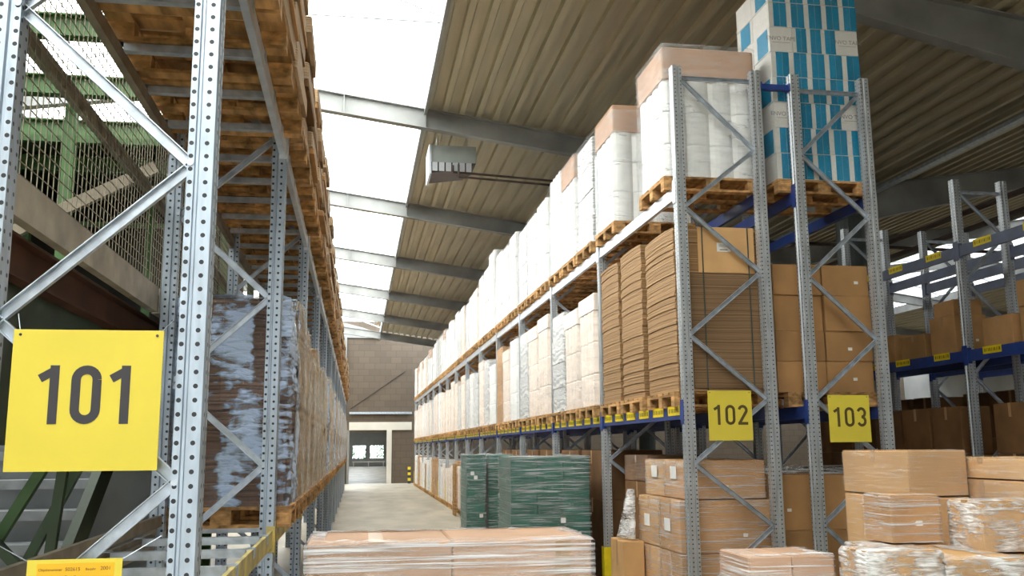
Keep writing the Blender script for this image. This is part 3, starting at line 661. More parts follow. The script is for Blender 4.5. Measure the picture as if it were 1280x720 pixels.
LOADL, LOADW = 1.0, 0.88
def roll_load(label, loc, tops, style, group, detail, pl_label=None):
    """pallet of upright white rolls under film, height tops above the pallet base"""
    x, y, z = loc
    if detail:
        pallet(None, 1.02, 0.86, True, pl_label, loc, 'pallets of row 102'); z += 0.144
        t = thing('wrapped_load', label, 'pallet load', (x, y, z), 0, group); base = 0.0; top = tops - 0.144
    else:
        t = thing('wrapped_load', label, 'pallet load', loc, 0, group); pallet(t, 1.02, 0.86, False); base = 0.144; top = tops
    h = top - base; cap = 0.0
    if style in ('capped', 'plain', 'peach'):
        cap = {'capped': 0.34, 'plain': 0.0, 'peach': 0.22}[style]
        nt_ = 2 if h < 1.3 else 3; th = (h - cap) / nt_
        body = {'capped': WHITEROLL, 'plain': MILKY, 'peach': PEACH}[style]
        key = ('rolls', round(th, 2), nt_, style)
        def rolls():
            mm = MB()
            for i in range(nt_):
                o = scallop(0.97, 0.84, 4, 4); q = [(a * 0.985, b * 0.985) for a, b in o]
                z0 = round(th, 2) * i
                mm.loft([[(a, b, z0) for a, b in q], [(a, b, z0 + 0.015) for a, b in o], [(a, b, z0 + round(th, 2) - 0.02) for a, b in o], [(a, b, z0 + round(th, 2) - 0.003) for a, b in q]])
            return mm.mesh('rolls', body, smooth=False)
        put('rolls', cached(key, rolls), t, (0, 0, base))
        zt = base + round(th, 2) * nt_
        if cap:
            put('cardboard_cap', cached(('cap', cap, style), lambda: MB().cbox(-0.49, 0.49, -0.425, 0.425, 0, cap, 0.012).mesh('cardboard_cap', CARDP if style == 'capped' else PEACH)), t, (0, 0, zt))
        fm = FILMM if style == 'capped' else FILMC
        put('film', cached(('film', round(zt + cap - base, 1), fm.name), lambda: with_mat(wrap_shell(1.0, 0.87, round(zt + cap - base, 1), seg=8), fm)), t, (0, 0, base))
    elif style in ('box', 'print', 'card'):
        body = {'box': MILKY, 'print': GREYPRINT, 'card': CARD}[style]; nl = 4
        for i in range(nl):
            bh = h / nl
            put('carton_layer', cached(('lay', round(bh, 2), style), lambda: MB().cbox(-0.47, 0.47, -0.41, 0.41, 0, round(bh, 2) - 0.003, 0.012).mesh('carton_layer', body)), t, (U(-0.008, 0.008), U(-0.008, 0.008), base + round(bh, 2) * i))
        put('film', cached(('filmb', round(h, 1)), lambda: with_mat(wrap_shell(0.98, 0.86, round(h, 1) - 0.02, seg=8), FILMC)), t, (0, 0, base))
    return t

XLOAD = 3.46
def slot_y(k, j): return FR[k] + 0.1 + 0.53 + j * 0.945
# upper level of row 102
n = 0
STY2 = ['capped', 'capped', 'capped', 'print', 'capped', 'plain', 'plain', 'plain', 'print', 'plain', 'plain', 'box', 'plain', 'box', 'plain', 'peach', 'plain', 'print']
for k in range(NB):
    for j in range(3):
        i = 3 * k + j
        if i == 1: continue
        n += 1
        tp = {0: 1.49, 2: 1.60, 3: 1.60, 4: 1.63, 5: 1.66, 12: 1.95, 13: 1.75, 14: 1.7}.get(i, 1.60 + U(-0.10, 0.10))
        stl = STY2[i] if i < len(STY2) else random.choice(['plain', 'plain', 'peach', 'print', 'box', 'capped'])
        if i == 3 * NB - 3: stl = 'card'
        nmz = {'capped': 'cardboard capped white rolls', 'plain': 'milky white wrapped rolls', 'print': 'white wrapped load with grey print', 'box': 'white wrapped carton layers', 'peach': 'peach tinted wrapped rolls', 'card': 'brown cartons'}[stl]
        roll_load('%s, upper level of row 102, %s load in line' % (nmz, nth(n)), (XLOAD, slot_y(k, j), 4.40), tp, stl, 'upper loads of row 102', i < 9, 'wooden pallet below the %s upper load of row 102' % nth(n))
# lower level of row 102 from the second bay on
n = 0
for k in range(1, NB):
    for j in range(3):
        i = 3 * (k - 1) + j; n += 1
        tp = {0: 1.60, 1: 1.52, 2: 1.62, 3: 1.74, 4: 1.68, 5: 1.72}.get(i, 1.62 + U(-0.16, 0.12))
        stl = {0: 'peach', 1: 'peach', 2: 'print', 3: 'peach', 4: 'peach', 5: 'print', 6: 'plain'}.get(i) or random.choice(['peach', 'peach', 'plain', 'print', 'box', 'peach', 'card' if U(0, 1) < 0.4 else 'peach'])
        nmz = {'plain': 'milky white wrapped rolls', 'print': 'white wrapped load with grey print', 'box': 'white wrapped carton layers', 'peach': 'peach tinted wrapped rolls', 'card': 'brown cartons'}[stl]
        roll_load('%s, lower level of row 102, %s past the flat cardboard' % (nmz, nth(n)), (XLOAD, slot_y(k, j), 2.27), tp, stl, 'lower loads of row 102', i < 6, 'wooden pallet below the %s lower load past the cardboard stacks' % nth(n))
# floor level of row 102, far bays
n = 0
for k in range(4, NB):
    for j in range(3):
        n += 1; stl = random.choice(['peach', 'plain', 'card', 'print'])
        nmz = {'plain': 'milky white wrapped rolls', 'print': 'white wrapped load with grey print', 'peach': 'peach tinted wrapped rolls', 'card': 'brown cartons'}[stl]
        roll_load('%s on the floor under row 102, %s from the front' % (nmz, nth(n)), (XLOAD, slot_y(k, j), 0.0), 1.35 + U(-0.15, 0.2), stl, 'floor loads of row 102', False)

# three stacks of flat cardboard in the first bay
def sheet_stack(L, W, H, n, mtl, bow):
    mm = MB(); t = H / n
    for i in range(n):
        a, b = U(-0.006, 0.006), U(-0.007, 0.007); S = 5; z = t * i
        up = [(-W / 2 + b + W * q / S, bow * (1 - (2 * q / S - 1) ** 2) * (0.3 + 0.7 * i / n)) for q in range(S + 1)]
        g = 0.0012
        mm.loft([[(x + a, y, z + dz + g) for y, dz in up] + [(x + a, y, z + dz + t - g) for y, dz in reversed(up)] for x in (-L / 2, L / 2)])
    return mm.mesh('sheets', mtl)
for j, (ya, yb, h, w) in enumerate(((8.62, 9.53, 1.60, 'nearest the 102 sign'), (9.70, 10.50, 1.66, 'middle of the three'), (10.62, 11.40, 1.64, 'last of the three'))):
    yc = (ya + yb) / 2
    pallet(None, 0.98, 0.86, True, 'wooden pallet under the cardboard stack %s' % w, (XLOAD, yc, 2.27), 'pallets under the cardboard')
    t = thing('cardboard_stack', 'tall stack of flat cardboard sheets on the lower level, %s' % w, 'cardboard', (XLOAD, yc, 2.414), 0, 'stacks of flat cardboard')
    put('sheets', sheet_stack(0.90, yb - ya, h, 52, SHEETS, 0.02), t, kind='stuff')
    if j == 0:
        put('face_sheet', MB().box(-0.215, 0.365, -0.488, -0.482, 1.15, 1.605).mesh('face_sheet', CARDL), t)
        put('face_sheet', MB().box(-0.30, 0.41, -0.481, -0.468, 0.03, 1.148).mesh('face_sheet', SHEETSD), t)  # darkened slab over the front edges, shade put into its colour
        put('label_sticker', MB().box(-0.02, 0.12, -0.4895, -0.488, 1.36, 1.45).mesh('label_sticker', STICK), t)
        put('printed_lines', MB().box(0.01, 0.09, -0.490, -0.4895, 1.375, 1.385).box(0.0, 0.10, -0.490, -0.4895, 1.41, 1.414).box(0.0, 0.07, -0.490, -0.4895, 1.425, 1.429).mesh('printed_lines', GREYINK), t)
        for x in (-0.17, 0.30):
            put('strap', MB().box(x - 0.006, x + 0.006, -0.4935, -0.4900, 0.0, 1.612).mesh('strap', STRAP), t)

# ------------------------------------------------------------------ cartons
def carton(label, loc, sx, sy, sz, rz=0.0, mtl=None, group=None, sticker=True, tape=True, name='carton', film_m=None, cat='carton'):
    """closed carton: loc is the middle of its base"""
    mtl = mtl or CARD; key = (round(sx, 2), round(sy, 2), round(sz, 2), mtl.name)
    t = thing(name, label, cat, loc, rz, group)
    put('body', cached(('cb',) + key, lambda: MB().cbox(-sx / 2, sx / 2, -sy / 2, sy / 2, 0, sz - 0.005, 0.006).mesh('body', mtl)), t)
    f = cached(('cf',) + key, lambda: MB().box(-sx / 2 + 0.004, sx / 2 - 0.004, 0.002, sy / 2 - 0.004, sz - 0.005, sz).mesh('flap', mtl))
    put('flap', f, t); put('flap', f, t, (0, 0, 0), (0, 0, math.pi))
    if tape:
        put('tape', cached(('ct',) + key, lambda: MB().box(-sx / 2 - 0.002, sx / 2 + 0.002, -0.025, 0.025, sz, sz + 0.0015).box(-sx / 2 - 0.002, -sx / 2, -0.025, 0.025, sz * 0.72, sz).box(sx / 2, sx / 2 + 0.002, -0.025, 0.025, sz * 0.72, sz).mesh('tape', TAPE)), t)
    if sticker:
        put('label_sticker', cached('stk', lambda: MB().box(-0.022, 0.022, -0.0015, 0, -0.015, 0.015).mesh('label_sticker', STICK)), t, (sx * U(-0.05, 0.25), -sy / 2, sz * U(0.3, 0.45)))
    if film_m:
        put('film', with_mat(wrap_shell(sx + 0.012, sy + 0.012, sz + 0.002, seg=8, jit=0.003, top=0.16 if film_m is FILMW else 0.05), film_m), t)
    return t
# lower level of row 103, first bay
pallet(None, 0.98, 0.98, True, 'wooden pallet under the brown cartons of row 103', (4.64, 9.20, 2.27))
WHO = ['lowest', 'second lowest', 'third lowest', 'top']
for c, (xc, w) in enumerate(((4.345, 0.52), (4.87, 0.50))):
    z = 2.414
    for i, h in enumerate((0.31, 0.30, 0.36, 0.31)):
        carton('brown carton of row 103, %s in the column %s' % (WHO[i], ('beside row 102', 'beside the further aisle')[c]), (xc + U(-0.004, 0.004), 8.98 + U(-0.02, 0.02), z), w, 0.42, h, U(-0.008, 0.008), CARD, 'cartons on row 103')
        if i < 3: carton('carton in the rear row of 103, %s of the column %s' % (WHO[i], ('beside row 102', 'beside the further aisle')[c]), (xc + U(-0.004, 0.004), 9.46 + U(-0.02, 0.02), z), w, 0.42, h, U(-0.008, 0.008), CARD, 'cartons on row 103')
        z += h + 0.0025
# floor of row 103, first bay
for c, (xc, w) in enumerate(((4.21, 0.50), (4.73, 0.50))):
    for i, z in enumerate((0.0, 0.54, 1.08)):
        carton('large brown carton on the floor under the 103 sign, %s %s' % (('lowest', 'middle', 'top')[i], ('beside row 102', 'by the further aisle')[c]), (xc, 9.25, z), w, 0.7, 0.535, 0, CARD, 'floor cartons of row 103')
thing('film_sheet', 'grey crumpled film lying over the large cartons under sign 103', 'film', (4.47, 9.25, 1.617), me=with_mat(wrap_shell(1.04, 0.72, 0.06, seg=14, jit=0.02, top=0.3), FILMT))
# cartons on the rows beyond the further aisle
q = 0
def far_carton(x, y, z, w, d, h, m=None):
    global q; q += 1
    carton('brown carton on the first rack row beyond the further aisle, %s from the lower front' % nth(q), (x, y, z), w, d, h, U(-0.05, 0.05), m or CARD, 'cartons beyond the further aisle')
for (y, x, w, h) in ((9.55, 7.85, 0.46, 0.42), (10.2, 7.85, 0.5, 0.36), (11.3, 7.84, 0.46, 0.50), (12.0, 7.84, 0.46, 0.33), (12.75, 7.85, 0.46, 0.40), (9.55, 8.3 - 0.02, 0.3, 0.4), (11.9, 8.2, 0.24, 0.3)):
    far_carton(x, y, 3.06, w, 0.55, h)
far_carton(7.85, 9.55, 3.48, 0.5, 0.52, 0.30); far_carton(7.84, 11.28, 3.56, 0.4, 0.45, 0.2)
for y in (9.35, 10.1, 11.35, 12.05, 12.75, 14.1, 14.9):
    for i in range(4):
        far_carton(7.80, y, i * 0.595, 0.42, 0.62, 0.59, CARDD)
for i, (y, x) in enumerate(((8.35, 9.3), (9.05, 9.3), (9.75, 9.3), (10.39, 9.3), (11.2, 9.3), (11.95, 9.3), (12.7, 9.3), (14.0, 9.3), (14.75, 9.3))):
    for lv, z in enumerate((0.0, 0.66, 1.32, 1.98)):
        carton('shaded brown carton on the second rack row beyond, %s stack, %s up' % (nth(i + 1), nth(lv + 1)), (x, y, z), 0.6, 0.6, 0.5 if z == 3.06 else 0.655, U(-0.04, 0.04), CARDD, 'cartons on the second row beyond')
# floor load of row 102, first bay: sunlit wrapped cartons
def big_carton(label, x0, x1, y0, y1, z0, z1, m, fm=None, **k):
    return carton(label, ((x0 + x1) / 2, (y0 + y1) / 2, z0), x1 - x0, y1 - y0, z1 - z0, 0, m, film_m=fm, **k)
ROWS = [('lowest', 0.0, 0.905), ('middle', 0.915, 1.395), ('top', 1.407, 1.765)]
for nm, z0, z1 in ROWS:
    e = 0.0 if nm == 'top' else 0.07
    for jj, (ya, yb) in enumerate(((8.66, 9.27), (9.30, 9.93))):
        x0 = 3.06 - e; y1 = yb + e * 0.6 * jj
        c = big_carton('film wrapped carton on the floor behind the 102 sign post, %s layer, %s one' % (nm, ('nearer', 'further')[jj]), x0, 3.90 - (0.05 if nm == 'top' else 0), ya, y1, z0, z1, CARD if jj == 0 else CARDL, FILMD, group='wrapped cartons behind the 102 post')
        if nm != 'lowest':
            put('address_label', cached('addr', lambda: MB().box(0, 0.002, -0.09, 0.09, -0.06, 0.06).mesh('address_label', STICK)), c, (x0 - c.location.x - 0.013, U(-0.05, 0.05), 0.24), label='white address label')
big_carton('lone carton at the aisle edge under the bunched loose film', 2.74, 2.965, 9.75, 10.25, 0.0, 0.93, CARDL, None, sticker=False)
def drape():
    mm = MB(); rings = []; N_ = 18
    for f in [q / 7 for q in range(8)]:
        z = 0.5 * f; w = 0.03 + 0.055 * (1 - f) ** 0.8; xo = 0.06 * f
        rings.append([(xo + w * math.cos(2 * math.pi * a / N_) * (1 + 0.25 * math.sin(5 * a + 3 * f)) + U(-0.008, 0.008), 2.6 * w * math.sin(2 * math.pi * a / N_) + U(-0.01, 0.01), z + U(-0.01, 0.01) * (f < 0.99)) for a in range(N_)])
    mm.loft(rings)
    return mm.mesh('loose_film', FILMW, smooth=True)
thing('loose_film', 'bunched loose film hanging off the wrapped cartons beside the second post', 'film', (2.85, 10.0, 0.95), me=drape())
for i, (y0, y1, z0, z1) in enumerate(((10.3, 11.3, 0, 0.85), (10.3, 11.3, 0.86, 1.50), (10.35, 11.3, 1.51, 1.80))):
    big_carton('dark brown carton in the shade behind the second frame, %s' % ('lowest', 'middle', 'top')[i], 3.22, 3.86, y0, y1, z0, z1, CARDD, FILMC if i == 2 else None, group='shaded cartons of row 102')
for k in range(1, 4):
    for j in range(2):
        for lv, z in enumerate((0, 0.62, 1.24)):
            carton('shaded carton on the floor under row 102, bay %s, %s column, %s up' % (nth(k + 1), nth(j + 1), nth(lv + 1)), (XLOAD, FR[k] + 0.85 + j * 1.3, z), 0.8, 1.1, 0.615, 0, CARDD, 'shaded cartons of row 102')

# green plastic stacks in the aisle
def green_stack(label, loc, L, W, cols, H=1.66):
    t = thing('green_stack', label, 'plastic crates', loc, 0, 'green wrapped stacks'); pallet(t, L, W, False)
    nlay = 12; th = (H - 0.02) / nlay; cw = L / cols
    me = cached(('crate', round(cw, 2), W, H), lambda: MB().box(-cw / 2 + 0.004, cw / 2 - 0.004, -W / 2 + 0.01, W / 2 - 0.01, 0, th * 0.72).box(-cw / 2, cw / 2, -W / 2, W / 2, th * 0.72, th - 0.003).mesh('crate', GREENP))
    for c in range(cols):
        for i in range(nlay): put('crate', me, t, (-L / 2 + cw * (c + 0.5) + U(-0.003, 0.003), U(-0.003, 0.003), 0.144 + th * i))
    put('film', with_mat(wrap_shell(L + 0.03, W + 0.03, H - 0.005, seg=10, jit=0.005, top=0.12), FILMG), t, (0, 0, 0.144))
    for q in range(3): put('label_sticker', MB().box(-0.03, 0.03, -0.002, 0, -0.03, 0.03).mesh('label_sticker', STICK), t, (U(-0.3, 0.3) * L, -W / 2 - 0.022, U(0.7, 1.6)))
    return t
green_stack('film wrapped stack of dark green crates in the aisle before the second frame', (2.33, 11.95, 0), 0.98, 0.98, 3)
green_stack('narrow film wrapped stack of green crates tucked between stack and frame', (2.88, 13.02, 0), 0.20, 0.95, 1, 1.655)
green_stack('film wrapped stack of dark green crates further down the aisle', (1.98, 16.45, 0), 0.32, 0.9, 1)
green_stack('second of the further green crate stacks, next to the rack face', (2.42, 16.6, 0), 0.42, 0.9, 1)
thing('wooden_board', 'upright wooden board leaning beside the far white loads', 'board', (2.78, 27.5, 0), me=MB().box(-0.02, 0.02, -0.35, 0.35, 0, 1.45).box(-0.035, -0.02, -0.3, 0.3, 0.3, 0.4).box(-0.035, -0.02, -0.3, 0.3, 1.0, 1.1).mesh('wooden_board', WOOD))
bl = thing('corner_guard', 'black and yellow striped corner guard by the end wall pier', 'guard', (2.85, 52.9, 0))
for i in range(6): put('stripe', MB().box(-0.08, 0.08, -0.02, 0.02, i * 0.15, i * 0.15 + 0.15).mesh('stripe', SAFETY if i % 2 else INK), bl)

# wrapped load in the foreground of the aisle
fg = thing('wrapped_carton_load', 'low film wrapped brown carton load in the middle of the aisle', 'pallet load', (0.512, 5.53, 0))
pallet(fg, 1.2, 0.72, False)
for sx, w in ((-0.3825, 0.76), (0.3825, 0.76)):
    for lv in range(2): put('carton_body', cached('fgb', lambda: MB().cbox(-0.38, 0.38, -0.36, 0.36, 0, 0.632, 0.008).mesh('carton_body', CARDP)), fg, (sx, 0, 0.144 + lv * 0.635))
put('tape', MB().box(-0.44, -0.36, -0.36, 0.36, 1.411, 1.4125).box(0.56, 0.64, -0.362, -0.36, 1.0, 1.40).mesh('tape', TAPE), fg)
put('film', with_mat(wrap_shell(1.55, 0.735, 1.272, seg=26, jit=0.006, top=0.10), film('stretch_film_front', low=0.10, high=0.85, pos=(0.45, 0.66), scale=(0.8, 0.8, 48), bump=0.6)), fg, (0, 0, 0.144))

# wrapped cartons in the lower right corner
sa = thing('wrapped_carton_pair', 'low film wrapped pair of pinkish cartons before the 102 and 103 posts', 'pallet load', (2.31, 5.12, 0))
pallet(sa, 0.5, 0.45, False)
for sx in (-0.122, 0.122):
    for lv in range(2): put('carton_body', cached('sab', lambda: MB().cbox(-0.12, 0.12, -0.21, 0.21, 0, 0.584, 0.006).mesh('carton_body', CARDP)), sa, (sx, 0, 0.144 + lv * 0.586))
put('film', with_mat(wrap_shell(0.495, 0.435, 1.176, seg=12, jit=0.006, top=0.1), FILMD), sa, (0, 0, 0.144))
for i, (z0, z1, nm) in enumerate(((0, 0.95, 'bottom'), (0.962, 1.553, 'middle'), (1.565, 1.86, 'top'))):
    big_carton('tall plain orange brown carton pile behind the wrapped ones, %s carton' % nm, 3.575, 4.0, 5.80, 6.65, z0, z1, CARDL, FILMC, sticker=False, group='tall plain carton pile')
for i, (z0, z1, nm) in enumerate(((0, 0.75, 'bottom'), (0.752, 1.21, 'third'), (1.212, 1.668, 'second'), (1.680, 1.81, 'top'))):
    big_carton('wide orange brown carton of the pile at the picture edge, %s' % nm, 4.015, 4.6, 5.25, 6.12, z0, z1, CARDL, FILMC if i > 1 else None, sticker=False, group='wide carton pile')
big_carton('film wrapped carton with a small label before the tall plain pile', 3.075, 3.385, 5.2, 5.50, 1.336, 1.605, CARD, FILMD)
big_carton('glossy film wrapped carton at the picture edge', 3.441, 3.985, 4.9, 5.19, 1.306, 1.582, CARDL, FILMW)
for i, (a, b, yb, zt) in enumerate(((2.52, 2.925, 4.78, 1.372), (2.945, 3.42, 5.52, 1.32), (3.44, 3.985, 5.20, 1.29))):
    big_carton('film wrapped carton of the front layer, %s from the aisle' % nth(i + 1), a, b, 4.5, yb, 0.85, zt, CARDL, FILMW, group='front layer of wrapped cartons')
    big_carton('plain carton below the front wrapped layer, %s from the aisle' % nth(i + 1), a, b, 4.5, yb, 0.0, 0.848, CARDL, None, group='cartons below the front layer')

# striped teal and white cartons on the upper level of row 103
tp_ = pallet(None, 1.0, 0.9, True, 'wooden pallet under the teal striped cartons of row 103', (4.62, 9.05, 4.40))
tl = thing('striped_carton_load', 'tall wrapped load of white cartons with teal stripes on row 103', 'pallet load', (4.12, 8.60, 4.544))
LW, LH = 0.98, 0.272
def striped(w, h, d, stripes, text, parent, loc):
    b = put('striped_carton', cached(('sc', round(w, 3), h, d), lambda: MB().cbox(0, w - 0.003, 0, d, 0, h - 0.003, 0.003).mesh('striped_carton', WHITECARD)), parent, loc)
    for a, e in stripes:
        put('printed_panel', MB().box(a, e, -0.0012, 0, 0.003, h - 0.006).mesh('printed_panel', TEAL), b)
    if text:
        text_obj(text, 0.062, GREYINK, b, (w / 2, -0.0008, h * 0.52))
        put('printed_line', MB().box(w * 0.12, w * 0.9, -0.0008, 0, h * 0.36, h * 0.375).mesh('printed_line', GREYINK), b)
    return b
for lay in range(8):
    z = lay * LH
    if lay % 3 == 2:
        ws = [(0.25, 0), (0.16, 1), (0.16, 1), (0.16, 1), (0.25, 0)]
    else:
        ws = [(0.196, 1)] * 5
    x = (0.0 if lay % 2 else 0.004)
    for w, s in ws:
        if s: striped(w, LH, 0.4, [(w * 0.27, w * 0.62), (w * 0.632, w - 0.003)], None, tl, (x, 0, z))
        else: striped(w, LH, 0.4, [], 'ENVO TAPE', tl, (x, 0, z))
        x += w
    # cartons of the rear half, seen from the side
    for q in range(2):
        b = put('striped_carton', cached(('scr', LH), lambda: MB().cbox(0, 0.485, 0, 0.4, 0, LH - 0.003, 0.003).mesh('striped_carton', WHITECARD)), tl, (q * 0.49, 0.405, z))
        if q == 0 and lay % 2 == 0: put('printed_panel', MB().box(-0.0012, 0, 0.05, 0.3, 0.01, LH - 0.012).mesh('printed_panel', TEAL), b)
    if lay % 2: put('printed_panel', MB().box(-0.0012, 0, 0.04, 0.3, z + 0.01, z + LH - 0.012).mesh('printed_panel', TEAL), tl)
put('film', with_mat(wrap_shell(1.0, 0.83, 8 * LH, seg=10, jit=0.003), film('thin_clear_film', low=0.02, high=0.22, pos=(0.55, 0.85))), tl, (0.49, 0.4, 0))

# ------------------------------------------------------------------ loads of row 101
XC1 = XL - LD / 2
n = 0
for k in range(0, NL):
    for j in range(3):
        n += 1; y = FL[k] + 0.1 + 0.53 + j * 1.02; near = k < 3
        lb = 'stack of bundled brown cardboard on the upper level of row 101, %s in line' % nth(n)
        z = ZL2 + CLIP
        if near:
            pallet(None, 0.95, 0.98, True, 'wooden pallet of row 101 under the %s upper cardboard bundle' % nth(n), (XC1 + 0.04, y, z), 'upper pallets of row 101'); z += 0.144
        t = thing('cardboard_bundles', lb, 'cardboard', (XC1 + 0.04, y, z), 0, 'upper loads of row 101')
        zz = 0.0
        if not near: pallet(t, 0.95, 0.98, False); zz = 0.144
        top = (1.9 if k < 1 else (0.95 + U(-0.12, 0.12)))
        if i == 0: top += 0.1
        c = 0
        while zz < top:
            h = 0.135 if c % 2 == 0 else 0.06
            mt = FLUTES if c % 2 == 0 else (CARD if c % 4 == 1 else CARDD); dx = round(U(0.44, 0.50), 2)
            me = cached(('bun', h, mt.name, dx), lambda: MB().cbox(-dx, dx, -0.46, 0.46, 0, h - 0.002, 0.01).mesh('bundle', mt))
            put('bundle', me, t, (U(-0.01, 0.015), U(-0.02, 0.02), zz), (0, 0, U(-0.015, 0.015))); zz += h; c += 1
        if n in (7, 11): put('label_sheet', MB().box(0.535, 0.538, -0.1, 0.16, 0.3, 0.5).mesh('label_sheet', STICK), t)
def slump(L, W, H, mtl, seg=7, lean=-0.03, rough=0.012):
    mm = MB(); rings = []
    for i in range(13):
        f = i / 12; z = H * f; w = 1 - 0.10 * f ** 2
        o = []
        for (xa, ya, xb, yb) in ((-1, -1, 1, -1), (1, -1, 1, 1), (1, 1, -1, 1), (-1, 1, -1, -1)):
            for q in range(seg):
                u = xa + (xb - xa) * q / seg; v = ya + (yb - ya) * q / seg; c = 1 - 0.06 * (abs(u * v)) ** 4
                o.append((u * L / 2 * w * c + U(-rough, rough) - lean * f, v * W / 2 * w * c + U(-rough, rough), z + (U(-0.03, 0.02) if i == 12 else 0)))
        rings.append(o)
    top = [(x * 0.7, y * 0.7, z + 0.02) for x, y, z in rings[-1]]
    mm.loft(rings + [top])
    return mm.mesh('stack', mtl)
n = 0
for k in range(1, NL):
    for j in range(3):
        n += 1; y = FL[k] + 0.1 + 0.56 + j * 1.0; z = ZL1 + CLIP
        if n <= 6:
            pallet(None, 0.95, 0.9, True, 'wooden pallet of row 101 under the %s wrapped brown stack' % nth(n), (XC1 + 0.03, y, z), 'lower pallets of row 101'); z += 0.144
        t = thing('wrapped_brown_stack', 'film wrapped %s stack on the lower level of row 101, %s in line' % ('dark brown' if n == 1 else 'tan', nth(n)), 'pallet load', (XC1 + 0.03, y, z), 0, 'lower loads of row 101')
        b = 0.0
        if n > 6: pallet(t, 0.95, 0.9, False); b = 0.144
        H = {1: 1.47, 2: 1.60, 3: 1.5}.get(n, 1.42 + U(-0.12, 0.12))
        me = cached(('slump', n if n < 7 else n % 4), lambda: slump(0.88, 0.88, H, BARKY if n == 1 else TAN))
        put('stack', me, t, (0, 0, b)); 
        sm_ = cached(('slumpfilm', n if n < 7 else n % 4), lambda: slump(0.92, 0.92, H + 0.015, FILMS if n == 1 else FILMV, seg=9, rough=0.016))
        put('film', sm_, t, (0, 0, b))

# ------------------------------------------------------------------ platform, mesh and stairs behind row 101
XM = -1.45
for k in range(4):
    y0 = FL[k] + 0.05
    t = thing('mesh_panel', 'wire mesh back panel behind row 101, %s bay' % nth(k + 1), 'mesh panel', (XM, y0, 0), 0, 'mesh panels behind row 101')
    def wires():
        mm = MB(); L = 3.15
        for i in range(42): mm.box(-0.002, 0.002, i * 0.075 + 0.03 - 0.0025, i * 0.075 + 0.03 + 0.0025, 3.05, 6.0)
        for i in range(46): mm.box(0.002, 0.006, 0, L, 3.06 + i * 0.064, 3.064 + i * 0.064)
        return mm.mesh('wire_grid', WIRE)
    put('wire_grid', cached('wires', wires), t, kind='stuff')
    put('rail', cached('mr', lambda: MB().box(-0.03, -0.003, 0.0, 3.15, 3.66, 3.74).box(-0.045, -0.03, 0, 3.15, 3.66, 3.67).mesh('rail', DULLRAIL)), t)
    put('rail', cached('mr2', lambda: MB().channel((0.03, 0.0, 2.92), (0.03, 3.15, 2.92), 0.17, 0.05, 0.006, (1, 0, 0)).mesh('rail', mat('dusty_channel', (0.50, 0.45, 0.36), 0.45, 0.2, 0.15, 5))), t)
    put('rail', cached('mr3', lambda: MB().box(-0.02, 0.03, 0.0, 3.15, 3.03, 3.05).mesh('rail', DULLRAIL)), t)
mz = thing('steel_platform', 'green steel platform behind row 101 with deck, beams and posts', 'platform', (0, 0, 0))
for i in range(6): put('deck_plate', MB().box(-6.0, -1.62, 3.3 + i * 0.52, 3.3 + i * 0.52 + 0.51, 2.89, 2.93).mesh('deck_plate', GREEND), mz)
for i in range(20): put('deck_plate', cached('dp2', lambda: MB().box(-6.0, -1.62, 0, 0.51, 2.89, 2.93).mesh('deck_plate', GREEND)), mz, (0, 8.9 + i * 0.52, 0))
for i in range(5): put('deck_plate', cached('dp3', lambda: MB().box(-6.0, -3.0, 0, 0.51, 2.89, 2.93).mesh('deck_plate', GREEND)), mz, (0, 6.3 + i * 0.52, 0))
def ibeam(p0, p1, h, w, mtl, nm='i_beam'):
    mm = MB(); a = Vector(p0); b = Vector(p1); z = Vector((0, 0, 1))
    mm.bar(a, b, 0.012, h); mm.bar(a + z * (h / 2 + 0.006), b + z * (h / 2 + 0.006), w, 0.012); mm.bar(a - z * (h / 2 + 0.006), b - z * (h / 2 + 0.006), w, 0.012)
    return mm.mesh(nm, mtl)
put('edge_beam', ibeam((-1.62, 3.3, 2.79), (-1.62, 19.2, 2.79), 0.17, 0.12, RUST), mz)
put('edge_beam', ibeam((-5.9, 3.3, 2.79), (-5.9, 19.2, 2.79), 0.17, 0.12, RUST), mz)
for y in (3.4, 12.0, 19.0):
    for x in (-1.75, -5.9): put('platform_post', cached('pp_', lambda: MB().box(-0.05, 0.05, -0.05, 0.05, 0, 2.69).box(-0.1, 0.1, -0.1, 0.1, 0, 0.012).mesh('platform_post', GREENS)), mz, (x, y, 0))
for i, y in enumerate((6.4, 7.45, 8.75, 10.0, 11.3)):
    put('roof_beam', ibeam((-6.0, y, 5.2), (-1.62, y, 5.2), 0.16, 0.12, GREENS), mz)
for y in (9.0, 12.5, 15.5):
    put('guard_rail', MB().box(-6.0, -1.7, y - 0.03, y + 0.03, 4.74, 4.80).mesh('guard_rail', GREENS), mz)
    for x in (-1.75, -2.7, -4.2, -5.9): put('upper_post', cached('up_', lambda: MB().box(-0.05, 0.05, -0.05, 0.05, 2.93, 5.1).mesh('upper_post', GREENS)), mz, (x, y, 0))
put('shade_deck', MB().box(-6.0, -1.62, 10.4, 19.2, 5.32, 5.40).mesh('shade_deck', GREEND), mz)  # deck added to keep the space behind the mesh dark
put('shade_screen', MB().box(-6.0, -1.62, 13.4, 13.5, 2.93, 5.32).mesh('shade_screen', mat('shade_black', (0.03, 0.027, 0.022), 0.8, 0.0, 0.2, 2)), mz)  # near-black sheet added to stand for the deep shade here
put('fascia_panel', MB().box(-1.66, -1.64, 3.3, 8.9, 1.93, 2.69).mesh('fascia_panel', GREEND), mz)
put('lower_screen', MB().box(-6.0, -1.5, 9.4, 9.44, 0, 2.89).mesh('lower_screen', PLATE), mz)
put('side_screen', MB().box(-6.05, -6.0, 3.3, 19.2, 0, 4.9).mesh('side_screen', PLATE), mz)
put('knee_brace', MB().bar((-3.4, 8.2, 3.4), (-1.75, 8.2, 4.3), 0.06, 0.10).mesh('knee_brace', DULLRAIL), mz)
